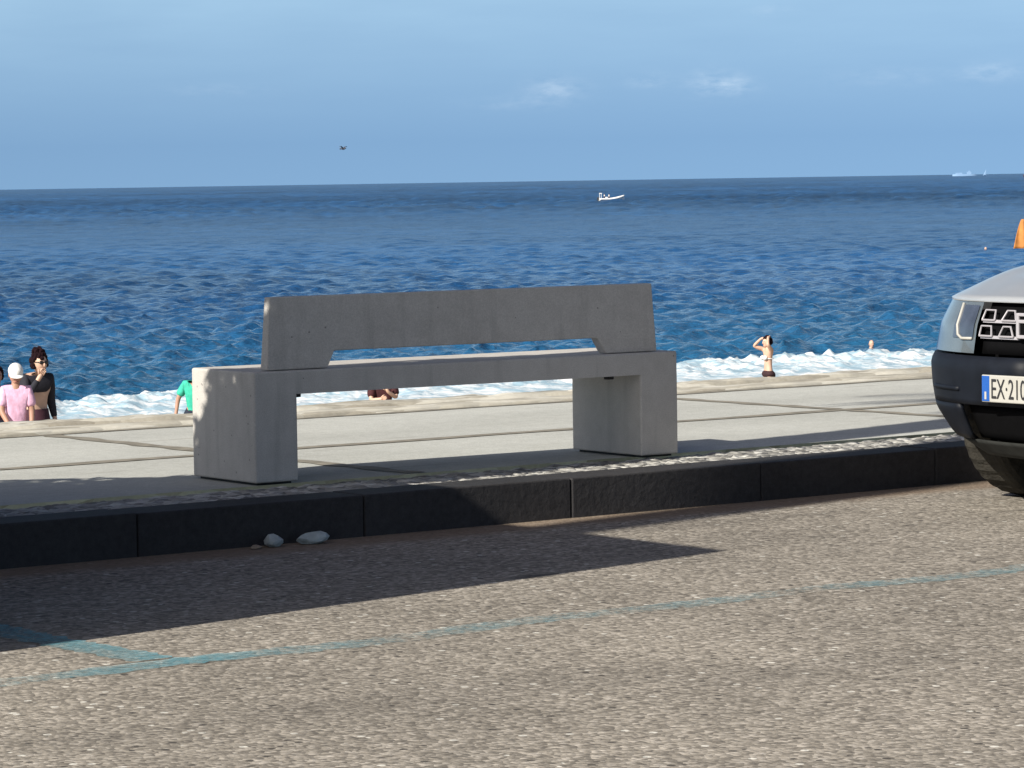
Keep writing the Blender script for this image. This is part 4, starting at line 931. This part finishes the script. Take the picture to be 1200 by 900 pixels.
person('person in dark plum clothes cut off by the left edge, beside the pink shirt', (x, y, beach_z(y)), facing(x, y, R(20)), None, 0.93, 'skintan', 'curly', G, top=('shirt', M['dark plum cloth']), bottom=('trousers', M['navy cloth']))
x, y = spot(228, 55)
person('person in a bright green T-shirt half hidden behind the left end of the bench', (x, y, beach_z(y) - .34), facing(x, y, R(-14)), dict(
    waist=(0, .03, 1.08), chest=(-.02, .07, 1.27), neck=(-.10, .15, 1.36), head=(-.16, .22, 1.40), shL=(-.185, .08, 1.35), elL=(-.24, .12, 1.08), wrL=(-.22, .22, .88), haL=(-.21, .26, .81),
    shR=(.145, .08, 1.37), elR=(.26, .10, 1.14), wrR=(.285, .16, .90), haR=(.285, .18, .82)), 1.0, 'skintan', 'curly', G, face_pitch=R(-25), top=('shirt', M['green cotton']), bottom=('shorts', M['navy cloth']))
x, y = spot(448, 44)
person('person in a maroon top with long dark curls, seen under the bench seat', (x, y, beach_z(y) - 0.02), facing(x, y, R(8)), dict(elL=(-.20, .10, 1.20), wrL=(-.06, .20, 1.30), haL=(-.03, .2, 1.36), elR=(.20, .12, 1.17), wrR=(.08, .22, 1.19), haR=(.03, .24, 1.20)), 0.82, 'skin', 'long', G, top=('shirt', M['maroon cotton']), bottom=('shorts', M['grey shorts']))
x, y = spot(901, 71.5)
person('person in a dark bikini standing by the surf with both hands up at the head', (x, y, beach_z(y) - .22), facing(x, y, R(-62)), dict(
    shL=(-.16, 0, 1.42), elL=(-.25, .14, 1.55), wrL=(-.12, .06, 1.70), haL=(-.07, .0, 1.70), shR=(.16, 0, 1.42), elR=(.22, .24, 1.50), wrR=(.10, .12, 1.66), haR=(.06, .06, 1.68)), 0.96, 'skin', 'curly', G, top=('bikini', M['white cotton']), bottom=('brief', M['black swimwear']), slim=0.88)
# swimmers, bodies under water
def swimmer(px, d, label):
    x, y = spot(px, d); return person(label, (x, y, ZS - 1.50), facing(x, y, R(30)), None, 1.0, 'skin', None, 'swimmers in the sea')
swimmer(1022, 107.5, 'swimmer with only the head above the water just beyond the surf')
swimmer(1157, 243, 'far swimmer, a tiny head in the open water above the car')

# ------------------------------------------------------------------ orange flag on a pole behind the car
x, y = spot(1205.0, 46)
fl = thing('beach_flag', 'orange beach flag cut off by the right edge, above the bonnet of the car', 'flag', (x, y, beach_z(y)), facing(x, y, 0))
zf = lambda py: H - (py - 203.0) * 46 / F_PX - beach_z(y)
bm = bmesh.new(); bm_tube(bm, [(0, 0, -0.1), (0, 0, zf(207))], 0.024, 8); bm_ball(bm, (0, 0, zf(206)), 0.035, 8); obj('pole', bm, M['pole'], fl, True)
bm = bmesh.new()
def fcl(a, b):
    top_ = zf(256); bot = zf(290); w = 0.045 + 0.105 * b ** 0.8
    return (0.02 - 0.0 * a + w * (1 if False else 1) * a, 0.025 * math.sin(5 * a + 3 * b) * a, top_ + (bot - top_) * b)
bm_grid(bm, fcl, 10, 12); g = obj('cloth', bm, M['flag'], fl, True); sm_ = g.modifiers.new('t', 'SOLIDIFY'); sm_.thickness = 0.004

# ------------------------------------------------------------------ inflatable boat, far ship, bird
x, y = spot(719.5, 840)
bt = thing('motor_boat', 'small white open motor boat far out near the horizon', 'boat', (x, y, ZS + 0.02), facing(x, y, R(14)))
# local +x = viewer's left when facing camera; bow to the right of the picture = -x
bm = bmesh.new()
def hull(a, b):
    xx = 3.1 - 6.4 * a; wd = 1.15 * (1 - max(0, (a - .45) / .55) ** 2.2); sheer = 0.62 + 0.75 * max(0, (a - .35) / .65) ** 1.8
    ang = (b - .5) * math.pi; yy = wd * math.sin(ang); zz = -0.25 + (sheer + 0.25) * (abs(2 * b - 1) ** 2.2)
    return (xx, yy, zz)
bm_grid(bm, hull, 22, 13); bmesh.ops.recalc_face_normals(bm, faces=bm.faces); obj('hull', bm, M['hullwhite'], bt, True)
bm = bmesh.new()
for s in (-1, 1): bm_tube(bm, [hull(k / 20, 0 if s < 0 else 1) for k in range(21)], 0.22, 10)
obj('tube', bm, M['hullwhite'], bt, True)
bm = bmesh.new(); bm_grid(bm, lambda a, b: (3.0 - 5.2 * a, -1.0 + 2.0 * b, 0.30), 2, 2); obj('deck', bm, M['hullwhite'], bt)
bm = bmesh.new(); bm_box(bm, 0.9, 1.5, -0.4, 0.4, 0.3, 1.15, 0.08); bm_box(bm, 1.9, 2.5, -0.45, 0.45, 0.3, 0.8, 0.08); obj('console', bm, M['hullwhite'], bt)
bm = bmesh.new(); bm_tube(bm, [(2.75, -.9, .4), (2.7, -.9, 2.0), (2.7, .9, 2.0), (2.75, .9, .4)], 0.06, 8); bm_box(bm, 2.4, 2.95, -.5, .5, 1.95, 2.12, .05); obj('rear_arch', bm, M['hullwhite'], bt)
bm = bmesh.new(); bm_box(bm, 3.1, 3.55, -0.22, 0.22, 0.3, 1.1, 0.08); bm_box(bm, 3.2, 3.4, -0.1, 0.1, -0.6, 0.3, 0.03); obj('outboard_motor', bm, M['motor'], bt)
def on_boat(lx_, ly_, z): m_ = Matrix.Rotation(bt.rotation_euler.z, 4, 'Z'); v = m_ @ Vector((lx_, ly_, 0)); return (x + v.x, y + v.y, z)
for lx_, lb in ((1.75, 'person standing at the console of the white boat, nearer the stern'), (0.55, 'person standing ahead of the console of the white boat')):
    person(lb, on_boat(lx_, 0, ZS + 0.32), facing(x, y, R(-60)), None, 0.95, 'skintan', 'curly', 'people on the white boat', top=('shirt', M['pale cloth' if lx_ < 1 else 'white cotton']), bottom=('shorts', M['navy cloth']))

x, y = spot(1133, 11000)
sh = thing('cargo_ship', 'faint pale ship low on the horizon near the right edge', 'ship', (x, y, ZS), facing(x, y, R(5)))
bm = bmesh.new(); 
bm_grid(bm, lambda a, b: (38 - 76 * a, (b - .5) * 12 * (1 - abs(2 * a - 1) ** 4), 3.5 + 2.2 * abs(2 * b - 1) + 0.0), 16, 7); bm_grid(bm, lambda a, b: (38 - 76 * a, 6 * (1 - abs(2 * a - 1) ** 4), -1 + 6.7 * b), 16, 2); bm_grid(bm, lambda a, b: (38 - 76 * a, -6 * (1 - abs(2 * a - 1) ** 4), -1 + 6.7 * b), 16, 2)
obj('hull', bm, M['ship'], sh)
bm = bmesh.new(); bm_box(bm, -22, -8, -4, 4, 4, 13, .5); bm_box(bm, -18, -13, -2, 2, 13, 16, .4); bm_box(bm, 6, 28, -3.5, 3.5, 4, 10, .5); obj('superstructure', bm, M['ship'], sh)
x, y = spot(1157, 11000)
sb = thing('sailing_ship', 'tiny pale sail on the horizon right of the faint ship', 'sailboat', (x, y, ZS), facing(x, y, R(5)))
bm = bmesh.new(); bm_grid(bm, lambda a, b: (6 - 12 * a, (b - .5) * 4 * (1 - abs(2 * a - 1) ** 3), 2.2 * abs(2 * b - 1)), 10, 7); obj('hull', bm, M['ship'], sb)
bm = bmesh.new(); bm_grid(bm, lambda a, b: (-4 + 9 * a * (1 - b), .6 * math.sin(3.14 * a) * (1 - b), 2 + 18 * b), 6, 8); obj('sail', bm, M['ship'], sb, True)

a = hd - math.atan((407 - 600) / F_PX); dist = 95.0
bx, by, bz = dist * math.cos(a), dist * math.sin(a), H + (215.5 - 174.5) / F_PX * dist
bird_scale = 0.8
bird = thing('bird', 'dark bird flying low in the sky above the sea', 'bird', (bx, by, bz), facing(bx, by, R(50)))
bm = bmesh.new(); bm_ball(bm, (0, 0, 0), (.035, .095, .035), 10); bm_ball(bm, (0, .10, .018), (.022, .028, .022), 8); bm_tube(bm, [(0, .12, .018), (0, .145, .014)], [.007, .002], 6)
bm_tube(bm, [(0, -.08, 0), (0, -.14, .005)], [.02, .03], 6); obj('body', bm, M['feather'], bird, True)
for s in (-1, 1):
    bm = bmesh.new()
    def wing(a, b): return (s * (.02 + .17 * a), .04 - .02 * a - .085 * b * (1 - .55 * a), .012 + .085 * math.sin(a * 2.2) * .9 - .004 * b)
    bm_grid(bm, wing, 10, 5); g = obj('wing', bm, M['feather'], bird, True); mm_ = g.modifiers.new('t', 'SOLIDIFY'); mm_.thickness = .006
bird.scale = (bird_scale,) * 3
